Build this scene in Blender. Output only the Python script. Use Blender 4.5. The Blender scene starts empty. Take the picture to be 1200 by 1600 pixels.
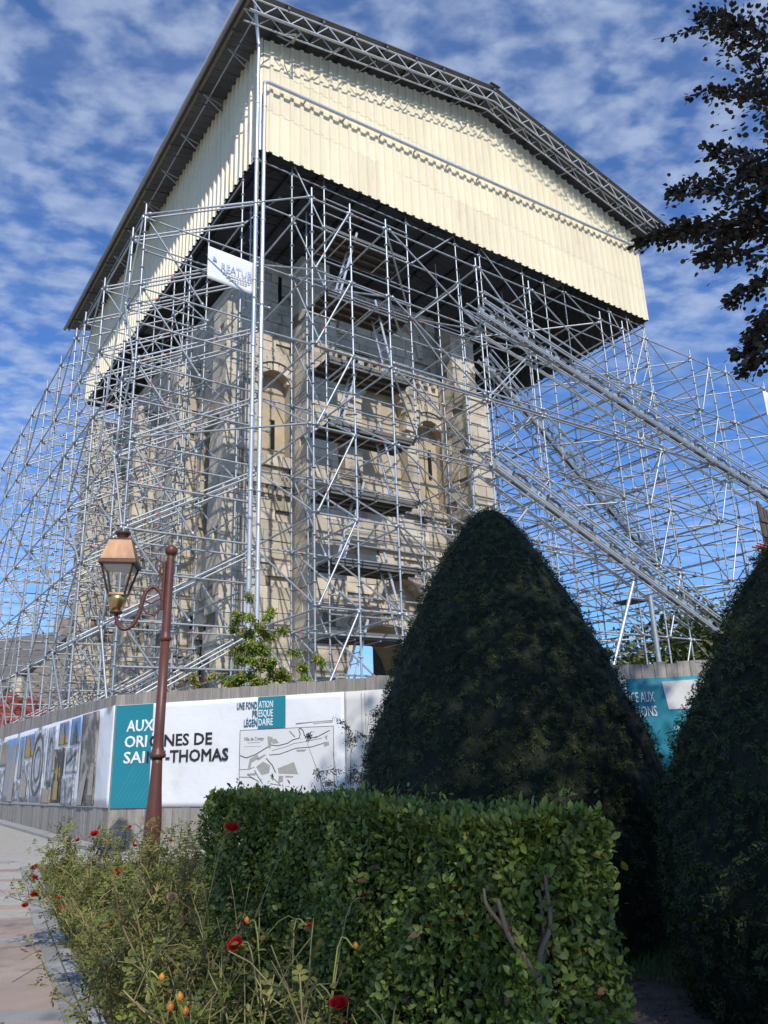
import bpy, math, random
import numpy as np
from mathutils import Matrix, Vector, Quaternion
random.seed(7); rng = np.random.default_rng(7)
SC = bpy.context.scene
COL = SC.collection
R = math.radians
PI = math.pi

# ------------------------------------------------------------------ camera
CAM_H = 1.6
cam_data = bpy.data.cameras.new('camera')
cam = bpy.data.objects.new('camera', cam_data); COL.objects.link(cam)
cam_data.sensor_fit = 'HORIZONTAL'; cam_data.sensor_width = 36.0
cam_data.lens = 36.0 * 1195 / 1200
cam_data.clip_start = 0.05; cam_data.clip_end = 3000
CAM_R = Matrix.Rotation(R(90 + 17.55), 4, 'X') @ Matrix.Rotation(R(-2.1), 4, 'Z')
cam.matrix_world = Matrix.Translation((0, 0, CAM_H)) @ CAM_R
SC.camera = cam

# ------------------------------------------------------------------ sky, sun, exposure
SUN_AZ, SUN_EL = 163.5, 41.0          # azimuth clockwise from the view direction (+Y)
world = bpy.data.worlds.new('World'); SC.world = world; world.use_nodes = True
wn = world.node_tree.nodes; wl = world.node_tree.links; wn.clear()
def wnode(t, **kw):
    n = wn.new(t)
    for k, v in kw.items(): setattr(n, k, v)
    return n
def wmath(op, a, b=None, clamp=False):
    n = wn.new('ShaderNodeMath'); n.operation = op; n.use_clamp = clamp
    for i, v in enumerate((a, b)):
        if v is None: continue
        if isinstance(v, (int, float)): n.inputs[i].default_value = v
        else: wl.new(v, n.inputs[i])
    return n.outputs[0]
w_out = wnode('ShaderNodeOutputWorld'); w_bg = wnode('ShaderNodeBackground')
sky = wnode('ShaderNodeTexSky'); sky.sky_type = 'NISHITA'; sky.sun_disc = False
sky.sun_elevation = R(SUN_EL); sky.sun_rotation = R(SUN_AZ)
sky.altitude = 100; sky.air_density = 1.0; sky.dust_density = 0.3; sky.ozone_density = 3.0
w_bg.inputs['Strength'].default_value = 0.13
tc = wnode('ShaderNodeTexCoord'); sep = wnode('ShaderNodeSeparateXYZ'); wl.new(tc.outputs['Generated'], sep.inputs[0])
zz = wmath('ADD', wmath('MAXIMUM', sep.outputs[2], 0.0), 0.12)
cmb = wnode('ShaderNodeCombineXYZ')
wl.new(wmath('DIVIDE', sep.outputs[0], zz), cmb.inputs[0]); wl.new(wmath('DIVIDE', sep.outputs[1], zz), cmb.inputs[1])
mp = wnode('ShaderNodeMapping'); mp.inputs['Rotation'].default_value = (0, 0, R(-35)); mp.inputs['Scale'].default_value = (1.0, 1.35, 1.0)
wl.new(cmb.outputs[0], mp.inputs[0])
mp2 = wnode('ShaderNodeMapping'); mp2.inputs['Rotation'].default_value = (0, 0, R(25)); mp2.inputs['Scale'].default_value = (0.8, 3.2, 1.0)
wl.new(cmb.outputs[0], mp2.inputs[0])
def wnoise(vec, scale, detail, rough, dist=0.0, loc=None):
    n = wnode('ShaderNodeTexNoise'); n.inputs['Scale'].default_value = scale; n.inputs['Detail'].default_value = detail
    n.inputs['Roughness'].default_value = rough; n.inputs['Distortion'].default_value = dist
    if loc is not None:
        q = wnode('ShaderNodeMapping'); q.inputs['Location'].default_value = (loc, loc * 0.7, 0); wl.new(vec, q.inputs[0]); vec = q.outputs[0]
    wl.new(vec, n.inputs['Vector']); return n.outputs[0]
def wramp(v, a, b, lo=0.0, hi=1.0):
    n = wnode('ShaderNodeMapRange'); n.interpolation_type = 'SMOOTHSTEP'
    n.inputs[1].default_value = a; n.inputs[2].default_value = b; n.inputs[3].default_value = lo; n.inputs[4].default_value = hi
    wl.new(v, n.inputs[0]); return n.outputs[0]
big = wramp(wnoise(cmb.outputs[0], 0.55, 2, 0.5, 0.0, 3.7), 0.28, 0.58)         # where cloud fields lie
puff = wramp(wnoise(mp.outputs[0], 13.5, 4, 0.50, 0.1), 0.34, 0.64)           # small altocumulus cells
fine = wramp(wnoise(mp.outputs[0], 24.0, 3, 0.5, 0.1), 0.30, 0.70)
wisp = wramp(wnoise(mp2.outputs[0], 1.5, 7, 0.62, 0.6), 0.42, 0.80)            # thin streaks
cells = wmath('ADD', wmath('MULTIPLY', puff, 0.62), wmath('MULTIPLY', wmath('MULTIPLY', puff, fine), 0.40))
m1 = wmath('MULTIPLY', big, wmath('ADD', cells, 0.08))
m2 = wmath('ADD', m1, wmath('MULTIPLY', wisp, 0.24))
cl = wmath('MULTIPLY', m2, 0.55, clamp=True)
mixc = wnode('ShaderNodeMixRGB'); mixc.inputs['Color2'].default_value = (4.0, 4.7, 6.0, 1)
tint = wnode('ShaderNodeMixRGB'); tint.blend_type = 'MULTIPLY'; tint.inputs['Fac'].default_value = 1.0
tint.inputs['Color2'].default_value = (0.47, 0.80, 1.24, 1)
wl.new(sky.outputs[0], tint.inputs['Color1'])
wl.new(cl, mixc.inputs['Fac']); wl.new(tint.outputs[0], mixc.inputs['Color1'])
wl.new(mixc.outputs[0], w_bg.inputs['Color']); wl.new(w_bg.outputs[0], w_out.inputs['Surface'])

sun_d = bpy.data.lights.new('sun', 'SUN'); sun_d.energy = 4.0; sun_d.angle = R(0.53); sun_d.color = (1.0, 0.945, 0.86)
sun = bpy.data.objects.new('sun', sun_d); COL.objects.link(sun); sun.location = (20, -30, 40)
SUN_DIR = Vector((math.sin(R(SUN_AZ)) * math.cos(R(SUN_EL)), math.cos(R(SUN_AZ)) * math.cos(R(SUN_EL)), math.sin(R(SUN_EL))))
sun.rotation_mode = 'QUATERNION'; sun.rotation_quaternion = SUN_DIR.to_track_quat('Z', 'Y')
SC.view_settings.view_transform = 'Standard'; SC.view_settings.look = 'None'
SC.view_settings.exposure = 0.15; SC.view_settings.gamma = 1.0; SC.view_settings.use_curve_mapping = False

# ------------------------------------------------------------------ helpers
def to_px(p):
    """photo-size pixel of a world point, used only to lay out and sort pieces by how large they show"""
    q = CAM_R.to_3x3().transposed() @ (Vector(p) - Vector((0, 0, CAM_H)))
    if q.z > -0.05: return None
    return 600 + 1195 * q.x / -q.z, 800 - 1195 * q.y / -q.z
THETA = R(35.2)                      # the church stands turned: local x = along its front, local y = towards its back
CT, ST = math.cos(THETA), math.sin(THETA)
def site(U, W, z=0.0): return Vector((CT * U - ST * W, ST * U + CT * W, z))

MATS = {}
def mat(name, col, rough=0.7, metal=0.0, var=0.15, scale=6.0, col2=None, bump=0.0, bscale=40.0, rnd=0.0, island=False,
        trans=0.0, coords='position', stretch=None, spec=0.4, dark=None, dscale=1.0):
    """Principled material: base colour broken up by two noises, optional per-object/per-island variation, bump, translucency"""
    if name in MATS: return MATS[name]
    m = bpy.data.materials.new(name); m.use_nodes = True; MATS[name] = m
    nt = m.node_tree; N = nt.nodes; L = nt.links; N.clear()
    out = N.new('ShaderNodeOutputMaterial'); b = N.new('ShaderNodeBsdfPrincipled')
    b.inputs['Roughness'].default_value = rough; b.inputs['Metallic'].default_value = metal
    b.inputs['Specular IOR Level'].default_value = spec
    if coords == 'position': vec = N.new('ShaderNodeNewGeometry').outputs['Position']
    else: vec = N.new('ShaderNodeTexCoord').outputs['Object']
    if stretch:
        mpn = N.new('ShaderNodeMapping'); mpn.inputs['Scale'].default_value = stretch; L.new(vec, mpn.inputs[0]); vec = mpn.outputs[0]
    n1 = N.new('ShaderNodeTexNoise'); n1.inputs['Scale'].default_value = scale; n1.inputs['Detail'].default_value = 6; n1.inputs['Roughness'].default_value = 0.62
    L.new(vec, n1.inputs['Vector'])
    mr = N.new('ShaderNodeMapRange'); mr.inputs[1].default_value = 0.28; mr.inputs[2].default_value = 0.72
    L.new(n1.outputs[0], mr.inputs[0])
    c2 = col2 or tuple(c * (1 - var) for c in col)
    mx = N.new('ShaderNodeMixRGB'); mx.inputs[1].default_value = (*col, 1); mx.inputs[2].default_value = (*c2, 1)
    L.new(mr.outputs[0], mx.inputs[0]); cout = mx.outputs[0]
    if dark:
        n3 = N.new('ShaderNodeTexNoise'); n3.inputs['Scale'].default_value = dscale; n3.inputs['Detail'].default_value = 7; n3.inputs['Roughness'].default_value = 0.7
        L.new(vec, n3.inputs['Vector'])
        m3 = N.new('ShaderNodeMapRange'); m3.inputs[1].default_value = 0.5; m3.inputs[2].default_value = 0.72; m3.interpolation_type = 'SMOOTHSTEP'
        L.new(n3.outputs[0], m3.inputs[0])
        x3 = N.new('ShaderNodeMixRGB'); x3.inputs[2].default_value = (*dark, 1)
        L.new(m3.outputs[0], x3.inputs[0]); L.new(cout, x3.inputs[1]); cout = x3.outputs[0]
    if rnd:
        if island: rv = N.new('ShaderNodeNewGeometry').outputs['Random Per Island']
        else: rv = N.new('ShaderNodeObjectInfo').outputs['Random']
        if island == 'both':
            ad = N.new('ShaderNodeMath'); ad.operation = 'ADD'; L.new(rv, ad.inputs[0]); L.new(N.new('ShaderNodeObjectInfo').outputs['Random'], ad.inputs[1])
            fr = N.new('ShaderNodeMath'); fr.operation = 'FRACT'; L.new(ad.outputs[0], fr.inputs[0]); rv = fr.outputs[0]
        m2 = N.new('ShaderNodeMapRange'); m2.inputs[3].default_value = 1 - rnd; m2.inputs[4].default_value = 1 + rnd * 0.7
        L.new(rv, m2.inputs[0])
        hs = N.new('ShaderNodeHueSaturation'); L.new(m2.outputs[0], hs.inputs['Value']); L.new(cout, hs.inputs['Color'])
        hm = N.new('ShaderNodeMapRange'); hm.inputs[3].default_value = 0.5 - rnd * 0.045; hm.inputs[4].default_value = 0.5 + rnd * 0.045
        ml = N.new('ShaderNodeMath'); ml.operation = 'MULTIPLY'; ml.inputs[1].default_value = 7.31; L.new(rv, ml.inputs[0])
        f2 = N.new('ShaderNodeMath'); f2.operation = 'FRACT'; L.new(ml.outputs[0], f2.inputs[0]); L.new(f2.outputs[0], hm.inputs[0])
        L.new(hm.outputs[0], hs.inputs['Hue']); cout = hs.outputs[0]
    L.new(cout, b.inputs['Base Color'])
    if bump:
        n2 = N.new('ShaderNodeTexNoise'); n2.inputs['Scale'].default_value = bscale; n2.inputs['Detail'].default_value = 5
        L.new(vec, n2.inputs['Vector'])
        bp = N.new('ShaderNodeBump'); bp.inputs['Strength'].default_value = bump; bp.inputs['Distance'].default_value = 0.02
        L.new(n2.outputs[0], bp.inputs['Height']); L.new(bp.outputs[0], b.inputs['Normal'])
    sh = b.outputs[0]
    if trans:
        tr = N.new('ShaderNodeBsdfTranslucent'); L.new(cout, tr.inputs['Color'])
        ms = N.new('ShaderNodeMixShader'); ms.inputs[0].default_value = trans
        L.new(sh, ms.inputs[1]); L.new(tr.outputs[0], ms.inputs[2]); sh = ms.outputs[0]
    L.new(sh, out.inputs['Surface'])
    return m

def tag(o, label=None, cat=None, group=None, kind=None):
    if label: o['label'] = label
    if cat: o['category'] = cat
    if group: o['group'] = group
    if kind: o['kind'] = kind
    return o
def thing(name, loc, label, cat, group=None, rz=0.0):
    o = bpy.data.objects.new(name, None); COL.objects.link(o); o.empty_display_size = 0.3
    o.location = loc; o.rotation_euler = (0, 0, rz); return tag(o, label, cat, group)
def link(name, me, parent=None, loc=None, quat=None, scale=None):
    o = bpy.data.objects.new(name, me); COL.objects.link(o)
    if parent: o.parent = parent
    if loc is not None: o.location = loc
    if quat is not None: o.rotation_mode = 'QUATERNION'; o.rotation_quaternion = quat
    if scale is not None: o.scale = scale
    return o

class MB:
    """collects faces of one mesh object"""
    def __init__(s, off=(0, 0, 0)): s.v = []; s.f = []; s.m = []; s.off = Vector(off)
    def quad(s, a, b, c, d, m=0):
        i = len(s.v); s.v += [tuple(a), tuple(b), tuple(c), tuple(d)]; s.f.append((i, i + 1, i + 2, i + 3)); s.m.append(m); return s
    def poly(s, pts, m=0):
        i = len(s.v); s.v += [tuple(p) for p in pts]; s.f.append(tuple(range(i, i + len(pts)))); s.m.append(m); return s
    def obox(s, c, ax, ay, az, m=0):
        """oriented box: centre and three half-extent vectors"""
        c = Vector(c); ax, ay, az = Vector(ax), Vector(ay), Vector(az); i = len(s.v)
        for k in (-1, 1):
            for a, b in ((-1, -1), (1, -1), (1, 1), (-1, 1)): s.v.append(tuple(c + ax * a + ay * b + az * k))
        for f in ((0, 3, 2, 1), (4, 5, 6, 7), (0, 1, 5, 4), (1, 2, 6, 5), (2, 3, 7, 6), (3, 0, 4, 7)):
            s.f.append(tuple(i + q for q in f)); s.m.append(m)
        return s
    def box(s, x0, x1, y0, y1, z0, z1, m=0):
        return s.obox(((x0 + x1) / 2, (y0 + y1) / 2, (z0 + z1) / 2), ((x1 - x0) / 2, 0, 0), (0, (y1 - y0) / 2, 0), (0, 0, (z1 - z0) / 2), m)
    def bar(s, p0, p1, wd, ht, m=0, up=(0, 0, 1)):
        p0, p1 = Vector(p0), Vector(p1); d = (p1 - p0).normalized(); sd = d.cross(Vector(up))
        if sd.length < 1e-4: sd = d.cross(Vector((1, 0, 0)))
        sd.normalize(); n = sd.cross(d)
        return s.obox((p0 + p1) / 2, (p1 - p0) / 2, sd * wd / 2, n * ht / 2, m)
    def tube(s, pts, r, n=8, m=0, cap=False):
        pts = [Vector(p) for p in pts]; rs = r if isinstance(r, (list, tuple)) else [r] * len(pts)
        base = len(s.v); prev = None
        for k, p in enumerate(pts):
            t = (pts[min(k + 1, len(pts) - 1)] - pts[max(k - 1, 0)])
            t = t.normalized() if t.length > 1e-9 else Vector((0, 0, 1))
            if prev is None:
                a = t.orthogonal().normalized()
            else:
                a = prev - t * prev.dot(t); a = a.normalized() if a.length > 1e-6 else t.orthogonal().normalized()
            prev = a; b = t.cross(a)
            for q in range(n):
                an = 2 * PI * q / n; s.v.append(tuple(p + (a * math.cos(an) + b * math.sin(an)) * rs[k]))
        for k in range(len(pts) - 1):
            for q in range(n):
                s.f.append((base + k * n + q, base + k * n + (q + 1) % n, base + (k + 1) * n + (q + 1) % n, base + (k + 1) * n + q)); s.m.append(m)
        if cap:
            s.f.append(tuple(base + q for q in reversed(range(n)))); s.m.append(m)
            e = base + (len(pts) - 1) * n; s.f.append(tuple(e + q for q in range(n))); s.m.append(m)
        return s
    def lathe(s, prof, n=16, c=(0, 0, 0), m=0, cap=True, sq=False, rot=0.0):
        """prof: list of (radius, z); n=4 makes a square lantern"""
        base = len(s.v); c = Vector(c)
        for r, z in prof:
            for q in range(n):
                an = rot + 2 * PI * q / n; s.v.append((c.x + r * math.cos(an), c.y + r * math.sin(an), c.z + z))
        for k in range(len(prof) - 1):
            for q in range(n):
                s.f.append((base + k * n + q, base + k * n + (q + 1) % n, base + (k + 1) * n + (q + 1) % n, base + (k + 1) * n + q)); s.m.append(m)
        if cap:
            s.f.append(tuple(base + q for q in reversed(range(n)))); s.m.append(m)
            e = base + (len(prof) - 1) * n; s.f.append(tuple(e + q for q in range(n))); s.m.append(m)
        return s
    def mesh(s, name, mats, smooth=False):
        me = bpy.data.meshes.new(name); o = s.off
        me.from_pydata([(a[0] - o.x, a[1] - o.y, a[2] - o.z) for a in s.v], [], s.f)
        for m in (mats if isinstance(mats, (list, tuple)) else [mats]): me.materials.append(m)
        if any(s.m): me.polygons.foreach_set('material_index', s.m)
        if smooth: me.polygons.foreach_set('use_smooth', [True] * len(s.f))
        me.update(); return me
    def build(s, name, mats, parent=None, smooth=False, loc=None):
        return link(name, s.mesh(name, mats, smooth), parent, loc)

def np_mesh(name, V, F, m, smooth=False):
    """V (n,3), F (k,3 or 4) arrays"""
    me = bpy.data.meshes.new(name); k = F.shape[1]
    me.vertices.add(len(V)); me.vertices.foreach_set('co', V.astype(np.float32).ravel())
    me.loops.add(F.size); me.loops.foreach_set('vertex_index', F.astype(np.int32).ravel())
    me.polygons.add(len(F)); me.polygons.foreach_set('loop_start', np.arange(0, F.size, k, dtype=np.int32))
    me.polygons.foreach_set('loop_total', np.full(len(F), k, dtype=np.int32))
    if smooth: me.polygons.foreach_set('use_smooth', np.ones(len(F), dtype=bool))
    me.materials.append(m); me.update(calc_edges=True); return me

LEAF_T = {}
def leaf_template(kind):
    # local: x along the leaf, y across, z up; unit length
    if kind == 'round':       # privet, beech, rose leaflet
        b, t = (0, 0, 0), (1, 0, -0.10)
        V = [b, (0.22, -0.24, 0.05), (0.62, -0.27, 0.03), t, (0.62, 0.27, 0.03), (0.22, 0.24, 0.05), (0.25, 0, -0.02), (0.65, 0, -0.04)]
        F = [(0, 6, 1), (1, 6, 7), (1, 7, 2), (2, 7, 3), (0, 5, 6), (5, 7, 6), (5, 4, 7), (4, 3, 7)]
    elif kind == 'blade':
        V = [(0, -0.07, 0), (0.55, -0.085, 0.03), (1, 0, -0.06), (0.55, 0.085, 0.03)]
        F = [(0, 1, 3), (1, 2, 3)]
    elif kind == 'petal':
        V = [(0, 0, 0), (0.35, -0.34, 0.10), (0.8, -0.36, 0.22), (1, 0, 0.16), (0.8, 0.36, 0.22), (0.35, 0.34, 0.10), (0.4, 0, 0), (0.8, 0, 0.06)]
        F = [(0, 6, 1), (1, 6, 7), (1, 7, 2), (2, 7, 3), (0, 5, 6), (5, 7, 6), (5, 4, 7), (4, 3, 7)]
    return np.array(V, float), np.array(F, int)
def frames(D, Nn):
    D = D / np.maximum(np.linalg.norm(D, axis=1, keepdims=True), 1e-9)
    Y = np.cross(Nn, D); l = np.linalg.norm(Y, axis=1, keepdims=True)
    bad = l[:, 0] < 1e-4; Y[bad] = np.cross(np.array([0.3, 0.9, 0.1]), D[bad]); l = np.linalg.norm(Y, axis=1, keepdims=True)
    Y = Y / l; Z = np.cross(D, Y); return D, Y, Z
def leaf_mesh(name, P, D, Nn, L, m, kind='round', wid=1.0):
    V0, F0 = leaf_template(kind); X, Y, Z = frames(D, Nn); n = len(P)
    L = np.broadcast_to(np.asarray(L, float), (n,)); W = np.broadcast_to(np.asarray(wid, float), (n,))
    V = (P[:, None, :] + L[:, None, None] * (V0[None, :, 0:1] * X[:, None, :] + W[:, None, None] * V0[None, :, 1:2] * Y[:, None, :] + V0[None, :, 2:3] * Z[:, None, :]))
    F = (F0[None] + (np.arange(n) * len(V0))[:, None, None]).reshape(-1, 3)
    return np_mesh(name, V.reshape(-1, 3), F, m)
LEAF_UNIT = {}
def leaf_objects(name, P, D, Nn, L, m, parent, kind='round', wid=1.0):
    """single leaves as objects sharing one unit mesh"""
    key = (kind, m.name)
    if key not in LEAF_UNIT:
        V0, F0 = leaf_template(kind); LEAF_UNIT[key] = np_mesh(name, V0, F0, m)
    X, Y, Z = frames(D, Nn)
    for i in range(len(P)):
        M = Matrix((X[i], Y[i], Z[i])).transposed()
        l = float(L[i]) if np.ndim(L) else L
        link(name, LEAF_UNIT[key], parent, P[i], M.to_quaternion(), (l, l * wid, l))
def leaves(parent, P, D, Nn, L, m, name='leaf', mass='foliage', near=300, kind='round', wid=1.0):
    """the leaves that show largest become objects, the rest one mass; P is local to the parent (parent unrotated)"""
    off = np.array(parent.location); dist = np.linalg.norm(P + off - np.array([0, 0, CAM_H]), axis=1) / L
    vis = np.array([0 if (q is not None and -20 < q[0] < 1220 and -20 < q[1] < 1620) else 1e6 for q in (to_px(p + off) for p in P)]) if near else dist
    order = np.argsort(dist + vis); a, b = order[:near], order[near:]
    if len(a): leaf_objects(name, P[a], D[a], Nn[a], L[a], m, parent, kind, wid)
    if len(b): tag(link(mass, leaf_mesh(mass, P[b], D[b], Nn[b], L[b], m, kind, wid), parent), kind='stuff')
def rand_unit(n):
    v = rng.normal(size=(n, 3)); return v / np.linalg.norm(v, axis=1, keepdims=True)

def text_part(name, s, parent, size, width, m, x, z, y, align='LEFT', bold=0.0, depth=0.004):
    """flat lettering standing on the local xz plane, facing -y, scaled to the given width"""
    cu = bpy.data.curves.new(name, 'FONT'); cu.body = s; cu.size = size; cu.bevel_depth = bold; cu.bevel_resolution = 0; cu.extrude = depth / 2; cu.resolution_u = 2
    o = bpy.data.objects.new(name + '_tmp', cu); COL.objects.link(o)
    dg = bpy.context.evaluated_depsgraph_get(); me = bpy.data.meshes.new_from_object(o.evaluated_get(dg))
    COL.objects.unlink(o); bpy.data.objects.remove(o); bpy.data.curves.remove(cu)
    n = len(me.vertices); co = np.zeros(n * 3); me.vertices.foreach_get('co', co); co = co.reshape(-1, 3)
    x0, x1 = co[:, 0].min(), co[:, 0].max(); sx = width / (x1 - x0) if width else 1.0
    px = (co[:, 0] - x0) * sx
    if align == 'RIGHT': px = px - (x1 - x0) * sx
    V = np.stack([x + px, y - co[:, 2], z + co[:, 1]], axis=1)
    me.vertices.foreach_set('co', V.ravel()); me.name = name
    me.materials.clear(); me.materials.append(m); me.update()
    return link(name, me, parent)

# ------------------------------------------------------------------ materials
M_GALV = mat('galvanised', (0.53, 0.56, 0.575), 0.48, 0.58, 0.30, 5.0, rnd=0.12)
M_GALVP = mat('galvanised_pipe', (0.66, 0.69, 0.71), 0.36, 0.55, 0.15, 3.0)
M_RED = mat('red_tape', (0.50, 0.16, 0.15), 0.6)
M_DECK = mat('deck_steel', (0.20, 0.20, 0.19), 0.6, 0.3, 0.35, 4.0)
M_PLY = mat('deck_ply', (0.075, 0.058, 0.045), 0.8, 0.0, 0.35, 3.0)
M_ALU = mat('aluminium', (0.72, 0.73, 0.74), 0.38, 0.5, 0.12, 6.0)
M_CREAM = mat('cream_sheet', (0.82, 0.725, 0.515), 0.45, 0.0, 0.07, 1.1, rnd=0.055, stretch=(3, 3, 0.5), dark=(0.70, 0.61, 0.43), dscale=1.4)
M_CREAMB = mat('sheet_back', (0.17, 0.17, 0.16), 0.6)
M_ROOF = mat('roof_sheet', (0.18, 0.185, 0.185), 0.6, 0.2, 0.25, 2.0, rnd=0.12)
M_TIMB = mat('roof_timber', (0.30, 0.25, 0.18), 0.8, 0, 0.3, 5.0)
M_STEEL = mat('dark_steel', (0.13, 0.135, 0.14), 0.6, 0.3)
M_STONE = mat('limestone', (0.63, 0.555, 0.435), 0.9, 0, 0.2, 1.6, col2=(0.46, 0.40, 0.31), bump=0.7, bscale=22, rnd=0.20, island='both', dark=(0.21, 0.18, 0.145), dscale=0.55)
M_MORTAR = mat('old_mortar', (0.25, 0.21, 0.16), 0.95, 0, 0.3, 3.0, bump=0.4)
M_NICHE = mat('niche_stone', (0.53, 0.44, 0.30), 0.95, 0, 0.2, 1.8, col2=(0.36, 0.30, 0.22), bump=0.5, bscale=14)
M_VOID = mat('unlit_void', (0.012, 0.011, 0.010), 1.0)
M_WOOD = mat('weathered_board', (0.37, 0.34, 0.30), 0.85, 0, 0.3, 3.0, col2=(0.22, 0.20, 0.175), bump=0.35, bscale=16, rnd=0.20, stretch=(9, 9, 0.8))
M_WOODD = mat('dark_board', (0.12, 0.10, 0.085), 0.85, 0, 0.3, 3.0, bump=0.3, rnd=0.2, stretch=(9, 9, 0.8))
M_VINYL = mat('white_vinyl', (0.77, 0.775, 0.78), 0.5, 0, 0.06, 1.2, bump=0.9, bscale=2.6, dark=(0.66, 0.65, 0.62), dscale=1.1)
M_GREY = mat('grey_vinyl', (0.62, 0.61, 0.57), 0.6, 0, 0.12, 1.5, bump=0.2, bscale=2.2)
M_TEAL = mat('teal_print', (0.016, 0.21, 0.27), 0.55, 0, 0.06, 1.5, bump=0.2, bscale=2.2)
M_TEALL = mat('teal_line', (0.06, 0.36, 0.43), 0.55)
M_INK = mat('black_ink', (0.022, 0.022, 0.024), 0.6)
M_INKW = mat('white_ink', (0.80, 0.81, 0.82), 0.6)
M_INKB = mat('blue_ink', (0.02, 0.13, 0.20), 0.6)
M_MAPG = mat('map_wash', (0.38, 0.37, 0.34), 0.7, 0, 0.3, 20)
M_MAPL = mat('map_line', (0.10, 0.10, 0.10), 0.7)
M_MAPP = mat('map_paper', (0.68, 0.68, 0.67), 0.6, 0, 0.08, 1.4, bump=0.2, bscale=2.2)
M_LAMP = mat('lamp_paint', (0.125, 0.047, 0.036), 0.42, 0, 0.22, 5, bump=0.08, bscale=60, dark=(0.075, 0.032, 0.027), dscale=3)
M_COPPER = mat('copper_sheet', (0.36, 0.22, 0.13), 0.5, 0.55, 0.3, 5.0, col2=(0.19, 0.11, 0.07), stretch=(1, 1, 0.4))
M_BRASS = mat('brass_sheet', (0.66, 0.46, 0.18), 0.3, 0.9, 0.25, 9.0)
M_COPD = mat('aged_copper', (0.12, 0.062, 0.043), 0.5, 0.5, 0.3, 8.0)
M_PLASW = mat('lamp_reflector', (0.62, 0.63, 0.62), 0.5)
M_SLAB = mat('pink_slab', (0.37, 0.285, 0.235), 0.85, 0, 0.22, 2.2, col2=(0.285, 0.225, 0.19), bump=0.3, bscale=70, rnd=0.14, dark=(0.15, 0.13, 0.115), dscale=1.6)
M_SLABG = mat('grey_slab', (0.33, 0.33, 0.31), 0.85, 0, 0.2, 3, bump=0.3, bscale=70, rnd=0.14, dark=(0.17, 0.165, 0.155), dscale=1.8)
M_SETT = mat('granite_sett', (0.31, 0.31, 0.30), 0.85, 0, 0.25, 6, bump=0.4, bscale=50, rnd=0.22, dark=(0.13, 0.14, 0.11), dscale=2.2)
M_STREET = mat('street_paving', (0.40, 0.375, 0.33), 0.9, 0, 0.25, 9, bump=0.4, bscale=30)
M_SOIL = mat('soil', (0.13, 0.10, 0.075), 0.95, 0, 0.4, 7, bump=0.9, bscale=25, dark=(0.05, 0.055, 0.025), dscale=1.3)
M_JOINT = mat('joint_sand', (0.16, 0.145, 0.12), 0.95, 0, 0.4, 9)
M_PRIVET = mat('privet_leaf', (0.175, 0.225, 0.032), 0.55, 0, 0.2, 3, col2=(0.10, 0.15, 0.026), rnd=0.5, island='both', trans=0.22, spec=0.5)
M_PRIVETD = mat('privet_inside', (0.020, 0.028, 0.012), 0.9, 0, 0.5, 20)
M_YEW = mat('yew_needle', (0.052, 0.072, 0.013), 0.65, 0, 0.25, 2.0, col2=(0.028, 0.042, 0.010), rnd=0.35, island='both', trans=0.08)
M_YEWB = mat('yew_brown', (0.16, 0.075, 0.03), 0.7, 0, 0.3, 5, rnd=0.3, island=True)
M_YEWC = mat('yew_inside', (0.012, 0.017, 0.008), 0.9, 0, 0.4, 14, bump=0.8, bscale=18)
M_BEECH = mat('copper_beech_leaf', (0.075, 0.050, 0.032), 0.5, 0, 0.3, 4, col2=(0.052, 0.046, 0.024), rnd=0.4, island='both', trans=0.24)
M_BARK = mat('bark', (0.14, 0.115, 0.09), 0.9, 0, 0.35, 9, bump=0.6, bscale=30)
M_TWIG = mat('pale_twig', (0.19, 0.145, 0.105), 0.85, 0, 0.3, 14, bump=0.4, bscale=60)
M_ROSEL = mat('rose_leaf', (0.125, 0.18, 0.036), 0.5, 0, 0.3, 5, col2=(0.21, 0.185, 0.045), rnd=0.45, island='both', trans=0.25)
M_CANE = mat('rose_cane', (0.25, 0.25, 0.09), 0.65, 0, 0.3, 7, col2=(0.27, 0.18, 0.09))
M_RED_P = mat('red_petal', (0.62, 0.012, 0.018), 0.5, 0, 0.25, 30, rnd=0.2, island=True, trans=0.25)
M_PINK_P = mat('faded_petal', (0.72, 0.52, 0.36), 0.6, 0, 0.2, 30, rnd=0.2, island=True, trans=0.3)
M_HIP = mat('rose_hip', (0.66, 0.17, 0.03), 0.35, 0, 0.2, 30, col2=(0.62, 0.30, 0.05))
M_GRASS = mat('grass_blade', (0.15, 0.21, 0.055), 0.6, 0, 0.3, 2, col2=(0.24, 0.22, 0.085), rnd=0.4, island=True, trans=0.3)
M_TURF = mat('shaded_lawn', (0.12, 0.19, 0.04), 0.6, 0, 0.3, 3, rnd=0.35, island=True, trans=0.2)
M_LITTER = mat('dry_leaf', (0.20, 0.105, 0.06), 0.8, 0, 0.3, 9, rnd=0.4, island=True)
M_SAPL = mat('sapling_leaf', (0.27, 0.33, 0.05), 0.55, 0, 0.25, 2.5, col2=(0.13, 0.21, 0.03), rnd=0.4, island='both', trans=0.35)
M_SAPY = mat('yellow_leaf', (0.45, 0.38, 0.04), 0.55, 0, 0.25, 4, col2=(0.36, 0.17, 0.03), rnd=0.3, island='both', trans=0.35)
M_SHRUB = mat('dry_shrub_leaf', (0.50, 0.41, 0.24), 0.7, 0, 0.3, 6, col2=(0.14, 0.12, 0.05), rnd=0.45, island='both', trans=0.25)
M_TREE = mat('tree_leaf', (0.085, 0.13, 0.030), 0.6, 0, 0.3, 1, col2=(0.14, 0.15, 0.035), rnd=0.45, island='both', trans=0.25)
M_RENDER = mat('cream_render', (0.62, 0.55, 0.42), 0.9, 0, 0.12, 1.2)
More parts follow.
